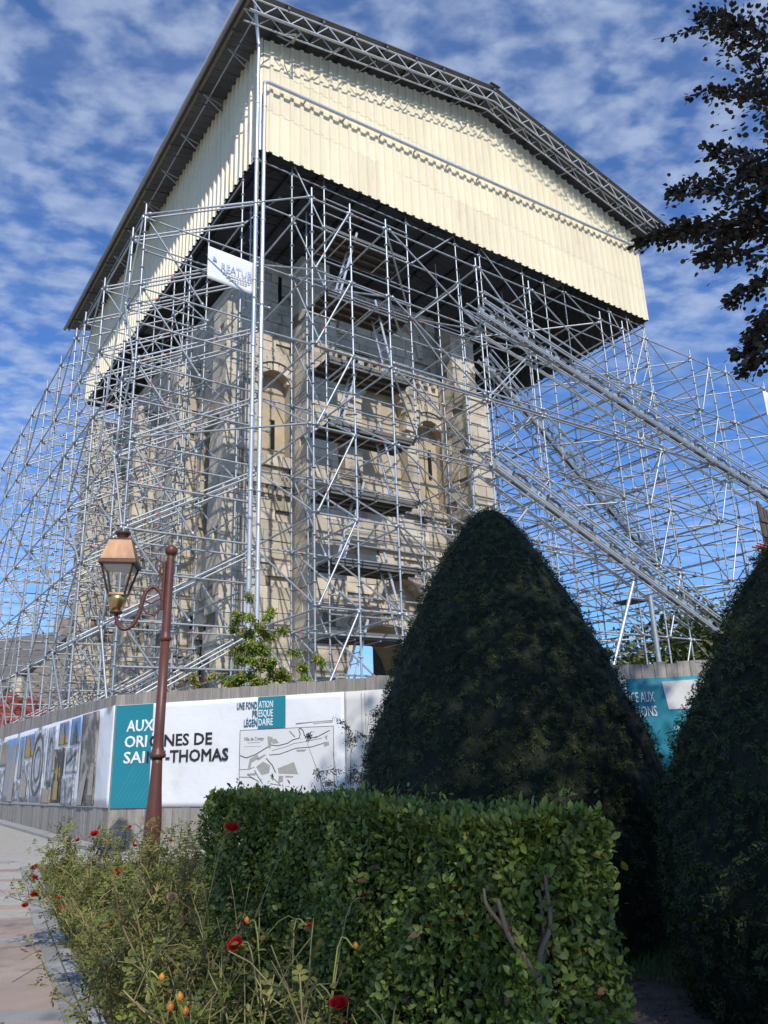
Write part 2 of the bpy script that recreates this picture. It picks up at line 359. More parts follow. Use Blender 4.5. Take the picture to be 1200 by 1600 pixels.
M_RUBBLE = mat('rubble_gable', (0.40, 0.34, 0.27), 0.95, 0, 0.3, 3, bump=0.6, bscale=9)
M_TILE = mat('red_tile', (0.34, 0.085, 0.050), 0.8, 0, 0.3, 5, rnd=0.25)
M_SLATE = mat('grey_tile', (0.17, 0.16, 0.15), 0.8, 0, 0.3, 4, rnd=0.2)
M_REDTUBE = mat('red_tube', (0.42, 0.055, 0.04), 0.55)
# ================================================================== ground, street, path
def sstep(a, b, x):
    t = min(max((x - a) / (b - a), 0), 1); return t * t * (3 - 2 * t)
def gz(x, y): return 0.19 * sstep(9.0, 13.5, y)
def sheet(name, m, poly_in, dz, xs, ys):
    V = [(x, y, gz(x, y) + dz) for y in ys for x in xs]; nx = len(xs); F = []
    for j in range(len(ys) - 1):
        for i in range(nx - 1):
            cx, cy = (xs[i] + xs[i + 1]) / 2, (ys[j] + ys[j + 1]) / 2
            if poly_in(cx, cy): F.append((j * nx + i, j * nx + i + 1, (j + 1) * nx + i + 1, (j + 1) * nx + i))
    me = bpy.data.meshes.new(name); me.from_pydata(V, [], F); me.materials.append(m); me.polygons.foreach_set('use_smooth', [True] * len(F)); me.update()
    return tag(link(name, me), kind='structure')
gx = [-900, -200, -60] + list(np.arange(-30, 30.1, 1.0)) + [60, 200, 900]
gy = [-300, -60, -20] + list(np.arange(-10, 20.1, 0.75)) + [30, 60, 150, 400, 1500]
sheet('ground', M_SOIL, lambda x, y: True, 0.0, gx, gy)
def edge_x(y): return -1.92 + (y - 5.69) * (-3.25 / 6.38)       # the bed's edge along the path
def poly_prism(pts, z0, z1):
    b = MB(); n = len(pts)
    b.poly([(p[0], p[1], z1) for p in pts])
    for i in range(n):
        a, c = pts[i], pts[(i + 1) % n]; b.quad((a[0], a[1], z0), (c[0], c[1], z0), (c[0], c[1], z1), (a[0], a[1], z1))
    return b
def clip_right(pts, shift=0.0):
    """keep the side left of the bed edge"""
    out = []; f = lambda p: edge_x(p[1]) + shift - p[0]
    for i in range(len(pts)):
        a, c = pts[i], pts[(i + 1) % len(pts)]; fa, fc = f(a), f(c)
        if fa >= 0: out.append(a)
        if fa * fc < 0:
            t = fa / (fa - fc); out.append((a[0] + (c[0] - a[0]) * t, a[1] + (c[1] - a[1]) * t))
    return out
# street sheet: left of the bed and round the hoarding's foot
sv = []; ys = [-12, 0, 4, 6, 8, 9, 10, 11, 12, 12.6]
V = []; F = []
for y in ys: V += [(-40, y, gz(-40, y) + 0.004), (edge_x(y), y, gz(0, y) + 0.004)]
for i in range(len(ys) - 1): F.append((2 * i, 2 * i + 1, 2 * i + 3, 2 * i + 2))
k = len(V); V += [(-40, 12.6, gz(0, 12.6) + 0.004), (9, 12.6, gz(0, 12.6) + 0.004), (9, 13.5, 0.194), (-40, 13.5, 0.194), (9, 60, 0.194), (-40, 60, 0.194)]
F += [(k, k + 1, k + 2, k + 3), (k + 3, k + 2, k + 4, k + 5)]
me = bpy.data.meshes.new('street'); me.from_pydata(V, [], F); me.materials.append(M_STREET); me.update(); tag(link('street', me), kind='structure')
# path of stone slabs with grey bands, laid on a sand bed
path = poly_prism(clip_right([(-9, 2.0), (2, 2.0), (2, 11.9), (-9, 11.9)]), -0.02, 0.007).build('path', M_JOINT); tag(path, kind='structure')
row_y = 3.4; rows = []
for rep in range(4):
    rows.append((row_y, 0.26, 'band')); row_y += 0.26
    for q in range(3): rows.append((row_y, 0.70, 'slab')); row_y += 0.70
rows.append((row_y, 0.26, 'band'))
for (y0, h, kd) in rows:
    x = -9 + random.uniform(-0.5, 0.3); wd = 0.95 if kd == 'slab' else 0.8
    while x < 1.0:
        pts = clip_right([(x + 0.005, y0 + 0.005), (x + wd - 0.005, y0 + 0.005), (x + wd - 0.005, y0 + h - 0.005), (x + 0.005, y0 + h - 0.005)], -0.26)
        cx = x + wd / 2
        if len(pts) >= 3 and cx > -8:
            z = gz(cx, y0) + 0.016 + random.uniform(-0.003, 0.003)
            poly_prism(pts, z - 0.05, z).build('slab' if kd == 'slab' else 'band_stone', M_SLAB if kd == 'slab' else M_SLABG, path)
        x += wd
# sett edging between path and bed
kerb = thing('sett_edging', (edge_x(6), 6, 0), 'row of grey granite setts edging the rose bed along the path', 'edging')
ed = Vector((-3.25, 6.38, 0)).normalized(); en = Vector((ed.y, -ed.x, 0))
t = -3.0
while t < 7.6:
    l = random.uniform(0.17, 0.27)
    for k2, wd in ((0, 0.125), (1, 0.115)):
        c = Vector((-1.92, 5.69, 0)) + ed * (t + l / 2) - en * (0.245 - k2 * 0.128 - wd / 2 + 0.0)
        z = gz(c.x, c.y) + 0.022 + random.uniform(-0.004, 0.006)
        b = MB(kerb.location); b.obox((c.x, c.y, z - 0.05), ed * (l / 2 - 0.007), en * (wd / 2 - 0.005), (0, 0, 0.05)); b.build('sett', M_SETT, kerb)
    t += l
# grass strip in the shade behind the hedge
# ================================================================== hoarding
C0, C1, C2 = Vector((-5.0, 14.3, 0.19)), Vector((0.32, 12.7, 0.19)), Vector((7.5, 11.8, 0.19))
def hoarding(root, x0, x1, pw, top, zb=-0.05):
    x = x0; plank_cache = {}
    while x < x1 - 0.02:
        wdt = min(pw * random.uniform(0.94, 1.05), x1 - x); tp = top + random.uniform(-0.018, 0.018); y = random.uniform(-0.004, 0.004)
        b = MB(); b.box(x + 0.003, x + wdt - 0.004, y - 0.012, y + 0.012, zb, tp); b.build('plank', M_WOOD, root); x += wdt
    for z in (0.5, 1.4, 2.25):
        b = MB(); b.box(x0, x1, 0.018, 0.065, z, z + 0.1); b.build('rail', M_WOODD, root)
    x = x0 + 0.3
    while x < x1:
        b = MB(); b.box(x, x + 0.08, 0.068, 0.15, zb, top - 0.1); b.build('post', M_WOODD, root); x += 2.2
def ang(d): return math.atan2(d.y, d.x)
hL = thing('timber_hoarding', C0, 'grey board hoarding running back along the left street', 'hoarding', rz=R(-54.8))
hoarding(hL, -15.0, -0.03, 0.15, 2.62)
b = MB(); b.box(-15, 0.2, -0.30, -0.02, -0.12, 0.06); tag(b.build('kerb', M_SLABG, hL))
dF = C1 - C0; lF = dF.length
hF = thing('timber_hoarding', C0, 'grey board hoarding facing the viewer behind the lamp post', 'hoarding', rz=ang(dF))
hoarding(hF, 0.0, lF, 0.18, 2.62)
dR = C2 - C1; lR = dR.length
hR = thing('timber_hoarding', C1, 'grey board hoarding showing in the gap between the two yews', 'hoarding', rz=ang(dR))
hoarding(hR, 0.0, lR, 0.185, 2.62)

# ================================================================== banners
def wavy(x0, x1, z0, z1, y, amp=0.006, seed=0, nx=24, nz=12, z0b=None, z1b=None):
    """vinyl sheet with slight waves, 3 mm thick, facing -y"""
    r = random.Random(seed); ph = [r.uniform(0, 6.28) for _ in range(6)]
    b = MB(); G = []
    for j in range(nz + 1):
        row = []
        for i in range(nx + 1):
            fx, fz = i / nx, j / nz; x = x0 + (x1 - x0) * fx
            za = z0 + ((z0b if z0b is not None else z0) - z0) * fx; zb_ = z1 + ((z1b if z1b is not None else z1) - z1) * fx
            z = za + (zb_ - za) * fz
            d = math.sin(x * 2.3 + ph[0]) * math.cos(z * 3.1 + ph[1]) + 0.6 * math.sin(x * 5.1 + z * 2.2 + ph[2]) + 0.4 * math.sin(x * 1.1 - z * 6.0 + ph[3])
            row.append((x, y - 0.004 - amp * d * 0.5, z))
        G.append(row)
    b.v = [p for row in G for p in row] + [(p[0], y + 0.004 - amp * 0, p[2]) for row in G for p in row]
    n = (nx + 1) * (nz + 1); w_ = nx + 1
    for j in range(nz):
        for i in range(nx):
            q = j * w_ + i
            b.f += [(q, q + 1, q + w_ + 1, q + w_)]; b.m += [0]
    edge = [i for i in range(w_)] + [j * w_ + nx for j in range(1, nz + 1)] + [nz * w_ + i for i in range(nx - 1, -1, -1)] + [j * w_ for j in range(nz - 1, 0, -1)]
    for i in range(len(edge)):
        a, c = edge[i], edge[(i + 1) % len(edge)]; b.f.append((a, a + n, c + n, c)); b.m.append(0)
    return b
def flat(x0, x1, z0, z1, y, t=0.003):
    b = MB(); b.box(x0, x1, y - t, y, z0, z1); return b
ZB = 0.19
def bz(z): return z - ZB          # world height to hoarding-local height
bn = thing('banner', C0, 'large white and teal banner reading AUX ORIGINES DE SAINT-THOMAS', 'banner', rz=ang(dF))
wavy(0.03, 4.42, bz(0.86), bz(2.61), -0.022, 0.014, 3, 60, 20).build('sheet', M_VINYL, bn, True)
tp = flat(0.03, 0.80, bz(0.865), bz(2.605), -0.036).build('teal_panel', M_TEAL, bn)
for k in range(9):
    s0 = 0.06 + k * 0.085
    MB().bar((s0, -0.041, bz(0.9)), (min(s0 + 0.42, 0.79), -0.041, bz(0.9 + 0.52 * (min(s0 + 0.42, 0.79) - s0) / 0.42 * 1.2)), 0.004, 0.006).build('stripe', M_TEALL, tp)
LY = -0.042
def lett(s, size, wd, m, x, z, al='LEFT', bold=0.0, nm='lettering'): return text_part(nm, s, bn, size, wd, m, x, bz(z), LY, al, bold)
for s_, z_, segs in (('AUX', 2.14, [('AUX', 0.27, 0.56, M_INKW)]),
                     ('ORIGINES DE', 1.87, [('ORI', 0.25, 0.46, M_INKW), ('GINES DE', 0.76, 1.24, M_INK)]),
                     ('SAINT-THOMAS', 1.60, [('SAI', 0.25, 0.43, M_INKW), ('NT-THOMAS', 0.72, 1.60, M_INK)])):
    for q, x_, w_, m_ in segs: lett(q, 0.275, w_, m_, x_, z_, bold=0.006)
flat(2.86, 3.37, bz(2.085), bz(2.605), -0.036).build('teal_panel', M_TEAL, bn)
lett('UNE FOND', 0.165, 0.385, M_INKB, 2.46, 2.42, bold=0.002); lett('ATION', 0.165, 0.265, M_INKW, 2.875, 2.42, bold=0.002)
lett('PR', 0.165, 0.10, M_INKB, 2.755, 2.275, bold=0.002); lett('ESQUE', 0.165, 0.265, M_INKW, 2.875, 2.275, bold=0.002)
lett('LÉGEN', 0.165, 0.25, M_INKB, 2.60, 2.13, bold=0.002); lett('DAIRE', 0.165, 0.265, M_INKW, 2.875, 2.13, bold=0.002)
mp_ = flat(2.53, 4.23, bz(0.90), bz(2.07), -0.036).build('map_print', M_MAPP, bn)
def mline(pts, wd=0.010, m=M_MAPL, nm='map_line'):
    b = MB()
    for a, c in zip(pts, pts[1:]): b.bar((a[0], -0.0405, bz(a[1])), (c[0], -0.0405, bz(c[1])), 0.003, wd)
    b.build(nm, m, mp_)
def mblock(pts, m=M_MAPG):
    b = MB(); b.poly([(p[0], -0.0405, bz(p[1])) for p in pts]); b.build('map_block', m, mp_)
mline([(2.53, 2.07), (4.23, 2.07), (4.23, 0.92)], 0.008); mline([(2.53, 2.07), (2.53, 0.92)], 0.008)
def mp2(px, py): return (2.53 + (px - 105) / 880 * 1.70, 2.07 - (py - 410) / 700 * 1.17)
for pl, wd in (([(110, 655), (170, 680), (250, 655), (380, 580)], 0.016), ([(400, 565), (470, 575), (560, 555), (610, 525), (670, 510), (680, 470), (665, 430), (680, 415), (705, 440), (720, 490), (760, 515), (830, 510), (950, 450)], 0.014),
               ([(390, 660), (490, 655), (640, 605), (780, 600), (890, 570)], 0.012), ([(415, 620), (540, 590), (620, 560), (740, 545), (880, 520)], 0.006),
               ([(105, 790), (200, 790), (250, 770)], 0.008), ([(105, 860), (210, 865), (290, 905)], 0.010), ([(360, 690), (420, 760), (450, 830)], 0.016), ([(250, 800), (290, 870), (330, 930)], 0.012),
               ([(400, 850), (440, 890), (500, 950), (400, 930)], 0.010), ([(300, 920), (250, 880), (180, 840)], 0.008), ([(580, 440), (630, 500)], 0.012)):
    mline([mp2(*p) for p in pl], wd)
for bl in ([(185, 785), (205, 690), (280, 650), (290, 690), (220, 730), (215, 780)], [(270, 690), (350, 650), (355, 665), (285, 710)], [(370, 480), (420, 490), (400, 600), (380, 590)], [(410, 510), (450, 505), (480, 550), (420, 555)],
           [(265, 770), (330, 720), (400, 760), (390, 830), (320, 850)], [(470, 790), (620, 735), (660, 850), (480, 840)], [(480, 860), (525, 860), (520, 915), (475, 930)], [(540, 860), (615, 865), (612, 880), (540, 878)],
           [(890, 560), (940, 555), (945, 590), (900, 605)], [(900, 510), (930, 490), (925, 545)], [(640, 620), (735, 620), (720, 640), (650, 640)], [(320, 950), (400, 945), (390, 990), (330, 990)], [(245, 940), (300, 940), (300, 975), (245, 975)], [(180, 830), (270, 825), (260, 850), (185, 850)]):
    mblock([mp2(*p) for p in bl])
text_part('map_title', 'Ville de Crespy', mp_, 0.085, 0.37, M_MAPL, mp2(145, 0)[0], bz(mp2(0, 515)[1]), -0.041)
mline([mp2(180, 535), mp2(300, 535)], 0.005); mline([mp2(145, 572), mp2(310, 572)], 0.003)
mline([mp2(640, 360 + 8), mp2(980, 352 + 4)], 0.012, M_MAPG, 'caption_line'); mline([mp2(800, 378), mp2(980, 370)], 0.009, M_MAPG, 'caption_line')
# grey banner with a faint drawn arch
bg_ = thing('banner', C0 + dF * (4.43 / lF), 'pale grey banner with a faint arch drawing right of the map', 'banner', rz=ang(dF))
wavy(0.0, 1.12, bz(0.86), bz(2.61), -0.022, 0.006, 5).build('sheet', M_GREY, bg_, True)
M_FAINT = mat('faint_line', (0.50, 0.49, 0.46), 0.7)
b = MB(); b.tube([(0.95 + 0.42 * math.cos(a), -0.037, bz(1.55) + 0.42 * math.sin(a)) for a in np.linspace(PI / 2 + 0.1, PI, 9)] + [(0.53, -0.037, bz(0.9))], 0.006, 4); b.build('arch_outline', M_FAINT, bg_)
b = MB(); b.bar((0.30, -0.036, bz(0.9)), (0.30, -0.036, bz(2.58)), 0.004, 0.012); b.bar((0.36, -0.036, bz(0.9)), (0.36, -0.036, bz(2.58)), 0.004, 0.008); b.build('pilaster_outline', M_FAINT, bg_)
# teal banner between the yews
bt = thing('banner', C1, 'teal banner with a white picture seen between the yews', 'banner', rz=ang(dR))
wavy(3.40, 6.6, bz(0.9), bz(2.585), -0.022, 0.006, 6).build('sheet', M_TEAL, bt, True)
flat(3.02, 3.395, bz(0.9), bz(2.585), -0.022).build('white_margin', M_VINYL, bt)
text_part('lettering', 'NCE AUX', bt, 0.22, 0.43, M_INKW, 3.79, bz(2.225), -0.038, 'RIGHT', 0.002)
text_part('lettering', 'TIONS', bt, 0.22, 0.34, M_INKW, 3.80, bz(2.01), -0.038, 'RIGHT', 0.002)
b = MB(); b.quad((3.93, -0.038, bz(2.52)), (3.98, -0.038, bz(2.10)), (4.75, -0.038, bz(2.10)), (4.75, -0.038, bz(2.54))); b.v = [b.v[i] for i in (0, 1, 2, 3)]
pic = b.build('picture', mat('pale_picture', (0.50, 0.49, 0.46), 0.7, 0, 0.3, 5, col2=(0.66, 0.66, 0.64)), bt)
text_part('lettering', 'Le', bt, 0.10, 0.08, M_INKW, 4.02, bz(1.80), -0.038)
# photo collage on the left wing: columns of prints
bc = thing('banner', C0, 'long photo collage banner along the left hoarding', 'banner', rz=R(-54.8))
def palette(name, stops, scale, sy=1.0, seed=0.0, grad=None):
    """printed photograph: blotches in the colours of the picture, upper and lower colours differ"""
    m = bpy.data.materials.new(name); m.use_nodes = True; nt = m.node_tree; N = nt.nodes; L = nt.links; bs = N['Principled BSDF']; bs.inputs['Roughness'].default_value = 0.5
    tcn = N.new('ShaderNodeTexCoord'); mpn = N.new('ShaderNodeMapping'); mpn.inputs['Scale'].default_value = (1, 1, sy); mpn.inputs['Location'].default_value = (seed, seed * 2, seed)
    L.new(tcn.outputs['Object'], mpn.inputs[0])
    no = N.new('ShaderNodeTexNoise'); no.inputs['Scale'].default_value = scale; no.inputs['Detail'].default_value = 8; no.inputs['Roughness'].default_value = 0.65; L.new(mpn.outputs[0], no.inputs['Vector'])
    ra = N.new('ShaderNodeValToRGB'); els = ra.color_ramp.elements
    while len(els) < len(stops): els.new(0.5)
    for e, (p, c) in zip(els, stops): e.position = p; e.color = (*c, 1)
    con = N.new('ShaderNodeMapRange'); con.inputs[1].default_value = 0.30; con.inputs[2].default_value = 0.70; L.new(no.outputs[0], con.inputs[0]); src = con.outputs[0]
    if grad:
        spz = N.new('ShaderNodeSeparateXYZ'); L.new(tcn.outputs['Object'], spz.inputs[0])
        mr = N.new('ShaderNodeMapRange'); mr.inputs[1].default_value = grad[0]; mr.inputs[2].default_value = grad[1]; mr.inputs[3].default_value = -0.28; mr.inputs[4].default_value = 0.28; L.new(spz.outputs[2], mr.inputs[0])
        ad = N.new('ShaderNodeMath'); ad.operation = 'ADD'; L.new(con.outputs[0], ad.inputs[0]); L.new(mr.outputs[0], ad.inputs[1]); src = ad.outputs[0]
    L.new(src, ra.inputs[0]); L.new(ra.outputs[0], bs.inputs['Base Color']); return m
BRN, BEI, GRY, BLU, YEL, DRK, PAL = (0.10, 0.085, 0.07), (0.34, 0.30, 0.25), (0.30, 0.31, 0.33), (0.13, 0.24, 0.45), (0.42, 0.28, 0.05), (0.035, 0.032, 0.035), (0.52, 0.53, 0.54)
P_old = palette('print_sepia', [(0.3, BRN), (0.5, (0.17, 0.145, 0.12)), (0.66, BEI)], 3.0, 1, 1)
P_sky = palette('print_sky_stone', [(0.22, GRY), (0.42, BEI), (0.52, (0.20, 0.30, 0.45)), (0.75, BLU)], 4.0, 0.6, 2, (1.0, 2.3))
P_grey = palette('print_grey', [(0.3, (0.14, 0.14, 0.14)), (0.5, GRY), (0.7, PAL)], 5.0, 1, 3)
P_night = palette('print_night', [(0.40, DRK), (0.6, (0.07, 0.05, 0.03)), (0.75, YEL)], 6.0, 0.7, 4)
P_relief = palette('print_relief', [(0.3, (0.20, 0.21, 0.24)), (0.5, (0.38, 0.39, 0.42)), (0.7, PAL)], 7.0, 0.7, 5)
P_gold = palette('print_gold', [(0.3, YEL), (0.45, (0.35, 0.24, 0.10)), (0.56, BLU), (0.8, (0.10, 0.16, 0.36))], 3.0, 0.5, 6, (1.5, 2.45))
P_tan = palette('print_tan', [(0.3, (0.20, 0.16, 0.11)), (0.6, (0.36, 0.30, 0.22))], 4.0, 0.4, 7)
def s_left(px): return float(np.interp(px, [0, 20, 40, 80, 120, 160], [12.04, 9.87, 8.09, 5.18, 2.85, 0.92]))
wavy(-12.9, -0.01, bz(0.60), bz(2.42), -0.022, 0.016, 9, 90, 10, bz(0.87), bz(2.62)).build('sheet', M_VINYL, bc, True)
def pr(px0, px1, f0, f1, m):
    """a print between two picture columns; f = fraction of the banner's height"""
    xa, xb = -s_left(px0), -s_left(px1)
    lo = lambda x: np.interp(x, [-12.9, 0], [0.60, 0.87]); hi = lambda x: np.interp(x, [-12.9, 0], [2.42, 2.62])
    za0, za1 = lo(xa) + (hi(xa) - lo(xa)) * f0, lo(xa) + (hi(xa) - lo(xa)) * f1
    zb0, zb1 = lo(xb) + (hi(xb) - lo(xb)) * f0, lo(xb) + (hi(xb) - lo(xb)) * f1
    wavy(xa + 0.035, xb - 0.035, bz(za0), bz(za1), -0.040, 0.010, 9, 8, 8, bz(zb0), bz(zb1)).build('print', m, bc, True)
for a in ((134, 161, 0.01, 0.99, P_old), (116, 133, 0.68, 0.98, P_sky), (112, 131, 0.36, 0.65, P_grey), (108, 129, 0.01, 0.34, P_grey), (98, 113, 0.70, 0.97, P_gold), (92, 110, 0.03, 0.66, P_night),
          (80, 95, 0.24, 0.95, P_relief), (77, 91, 0.02, 0.21, P_tan), (58, 78, 0.03, 0.96, P_relief), (44, 60, 0.62, 0.93, P_gold), (41, 56, 0.03, 0.58, P_grey), (35, 44, 0.35, 0.93, P_sky), (31, 41, 0.04, 0.32, P_grey),
          (15, 33, 0.02, 0.94, P_sky), (7, 18, 0.55, 0.92, P_tan), (4, 15, 0.03, 0.50, P_grey), (-1, 6, 0.03, 0.90, P_gold)): pr(*a)

M_GLOW = mat('print_lit_stone', (0.50, 0.34, 0.10), 0.5, 0, 0.4, 14); M_PST = mat('print_pale_stone', (0.46, 0.42, 0.36), 0.5, 0, 0.4, 14); M_PDK = mat('print_dark_stone', (0.12, 0.11, 0.105), 0.5, 0, 0.4, 14)
def motif(px0, px1, f0, f1, pts, m):
    """flat picture content printed on the collage: outline in unit coordinates of the print"""
    xa, xb = -s_left(px0) + 0.05, -s_left(px1) - 0.05
    lo = lambda x: np.interp(x, [-12.9, 0], [0.60, 0.87]); hi = lambda x: np.interp(x, [-12.9, 0], [2.42, 2.62]); out = []
    for a, c in pts:
        x = xa + (xb - xa) * a; f = f0 + (f1 - f0) * c; out.append((x, -0.060, bz(lo(x) + (hi(x) - lo(x)) * f)))
    MB().poly(out).build('print_motif', m, bc)
SPIRE = [(0.30, 0.02), (0.72, 0.02), (0.72, 0.45), (0.62, 0.50), (0.62, 0.72), (0.52, 0.97), (0.42, 0.72), (0.42, 0.50), (0.30, 0.45)]
for a in ((98, 113, 0.70, 0.97, M_GLOW), (92, 110, 0.06, 0.52, M_GLOW), (44, 60, 0.62, 0.90, M_GLOW), (116, 133, 0.68, 0.95, M_PDK), (35, 44, 0.35, 0.85, M_PST)): motif(a[0], a[1], a[2], a[3], SPIRE, a[4])
motif(15, 33, 0.04, 0.9, [(0.5, 0.0), (0.98, 0.0), (0.98, 0.98), (0.8, 0.85), (0.62, 0.5)], M_PST); motif(112, 131, 0.38, 0.62, [(0.1, 0.3), (0.9, 0.85), (0.9, 0.95), (0.1, 0.42)], M_PDK); motif(41, 56, 0.05, 0.5, [(0.1, 0.1), (0.9, 0.1), (0.9, 0.5), (0.5, 0.85), (0.1, 0.5)], M_PST)
motif(134, 161, 0.02, 0.42, [(0.0, 0.0), (0.35, 0.0), (0.5, 0.55), (0.62, 0.95), (0.4, 0.85), (0.15, 0.5)], M_PST); motif(134, 161, 0.12, 0.46, [(0.70, 0.0), (0.98, 0.0), (0.98, 0.95), (0.80, 0.98), (0.72, 0.6)], M_PST)
for (p0, p1, r0, r1) in ((58, 78, 0.40, 0.46), (58, 78, 0.22, 0.26), (80, 95, 0.30, 0.35)):
    ring = [(0.5 + r1 * math.cos(t), 0.52 + r1 * 0.95 * math.sin(t)) for t in np.linspace(0, 2 * PI, 25)]; inn = [(0.5 + r0 * math.cos(t), 0.52 + r0 * 0.95 * math.sin(t)) for t in np.linspace(2 * PI, 0, 25)]
    for k in range(24): motif(p0, p1, 0.03, 0.96, [ring[k], ring[k + 1], inn[23 - k], inn[24 - k]], M_PDK)
# ================================================================== church tower
TB = Vector((10.6, 20.0, 0.19))                     # base in site coordinates
tower = thing('church_tower', site(*TB[:2], 0.19), 'pale weathered limestone church tower caged in scaffolding', 'church tower', rz=THETA)
STONES = []                                          # (centre, half axes) in site coordinates
def lay(o, a, n, width, z0, z1, course=0.36, openings=(), th=0.22, smin=0.45, smax=0.95):
    """courses of stones on a face: o = lower left corner (site), a = along, n = outward"""
    o, a, n = Vector(o), Vector(a), Vector(n); z = z0; k = 0
    while z < z1 - 0.08:
        h = min(course * random.uniform(0.85, 1.15), z1 - z); zm = z + h / 2
        blk = []
        for op in openings:
            iv = op(zm)
            if iv: blk.append(iv)
        blk.sort(); free = []; s = 0.0
        for b0, b1 in blk:
            if b0 > s: free.append((s, b0))
            s = max(s, b1)
        if s < width: free.append((s, width))
        for f0, f1 in free:
            s = f0
            while s < f1 - 0.02:
                l = random.uniform(smin, smax)
                if f1 - s - l < 0.2: l = f1 - s
                if f1 - s < 0.1: break
                pr_ = random.uniform(-0.018, 0.016) - (random.uniform(0.05, 0.14) if random.random() < 0.07 else 0)
                c = o + a * (s + l / 2) + n * (pr_ - th / 2); c.z = zm
                STONES.append((c, a * (l / 2 - 0.009), n * (th / 2), Vector((0, 0, h / 2 - 0.009)))); s += l
        z += h; k += 1
def arch(s0, r, zs, zb):
    def f(z):
        if z < zb or z > zs + r: return None
        h = r if z < zs else math.sqrt(max(r * r - (z - zs) ** 2, 0)); return (s0 - h, s0 + h)
    return f
def slit(s0, hw, za, zb): return lambda z: (s0 - hw, s0 + hw) if za < z < zb else None
U_, W_ = Vector((1, 0, 0)), Vector((0, 1, 0))
def voussoirs(o, a, n, s0, r, zs, depth=0.30, n_st=13, proud=0.05, a0=0.0, a1=PI):
    o, a, n = Vector(o), Vector(a), Vector(n)
    for k in range(n_st):
        t = a0 + (a1 - a0) * (k + 0.5) / n_st; rd = a * math.cos(t) + Vector((0, 0, 1)) * math.sin(t); tg = -a * math.sin(t) + Vector((0, 0, 1)) * math.cos(t)
        rm = r + depth / 2; c = o + a * s0; c.z = zs; c = c + rd * rm + n * (proud / 2 - 0.06)
        STONES.append((c, tg * (rm * (a1 - a0) / n_st / 2 - 0.008), n * (0.06 + proud / 2), rd * (depth / 2)))
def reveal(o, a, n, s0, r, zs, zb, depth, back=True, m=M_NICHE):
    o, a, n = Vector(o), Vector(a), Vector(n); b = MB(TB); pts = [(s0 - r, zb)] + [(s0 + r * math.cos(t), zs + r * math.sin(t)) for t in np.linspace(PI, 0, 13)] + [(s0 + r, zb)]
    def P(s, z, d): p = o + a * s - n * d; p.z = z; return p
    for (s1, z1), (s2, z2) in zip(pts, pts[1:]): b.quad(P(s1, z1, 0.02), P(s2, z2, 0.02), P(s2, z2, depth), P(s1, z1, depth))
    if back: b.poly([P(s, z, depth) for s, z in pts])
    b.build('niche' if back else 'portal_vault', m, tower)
ZT = 17.6
# centre front, between the two buttresses (plane w = 20)
of = (11.65, 20.0, 0)
ops = [arch(2.45, 1.55, 4.0, 0.0), arch(2.62, 0.95, 13.15, 10.2), arch(4.62, 0.60, 12.55, 9.6), arch(0.55, 0.42, 12.6, 10.4), arch(3.05, 0.85, 6.3, 5.85)]
lay(of, U_, -W_, 5.15, 0.19, ZT, openings=ops)
for (s0, r, zs, zb, ns) in ((2.45, 1.55, 4.0, 0.19, 19), (2.62, 0.95, 13.15, 10.2, 15), (4.62, 0.60, 12.55, 9.6, 11), (0.55, 0.42, 12.6, 10.4, 9), (3.05, 0.85, 6.3, 5.85, 13)):
    voussoirs(of, U_, -W_, s0, r, zs, 0.30, ns)
    if r < 1.5: reveal(of, U_, -W_, s0, r, zs, zb, 0.45)
voussoirs(of, U_, -W_, 2.62, 1.27, 13.15, 0.26, 17, 0.12); voussoirs(of, U_, -W_, 4.62, 0.92, 12.55, 0.2, 13, 0.10); voussoirs(of, U_, -W_, 2.45, 1.88, 4.0, 0.28, 21, 0.14)
reveal(of, U_, -W_, 2.45, 1.55, 4.0, 0.19, 2.4, back=False)
# tall blind arcade high up
voussoirs(of, U_, -W_, 2.6, 1.6, 15.6, 0.26, 19, 0.10)
# strip left of the left buttress and strip right of the right one
ol = (9.2, 20.0, 0)
lay(ol, U_, -W_, 1.4, 0.19, ZT, openings=[arch(0.82, 0.55, 12.95, 10.6), slit(0.98, 0.07, 16.0, 17.1)])
voussoirs(ol, U_, -W_, 0.82, 0.55, 12.95, 0.26, 11); voussoirs(ol, U_, -W_, 0.82, 0.83, 12.95, 0.20, 13, 0.10); reveal(ol, U_, -W_, 0.82, 0.55, 12.95, 10.6, 0.4)
lay((17.9, 20.0, 0), U_, -W_, 1.2, 0.19, 12.2)
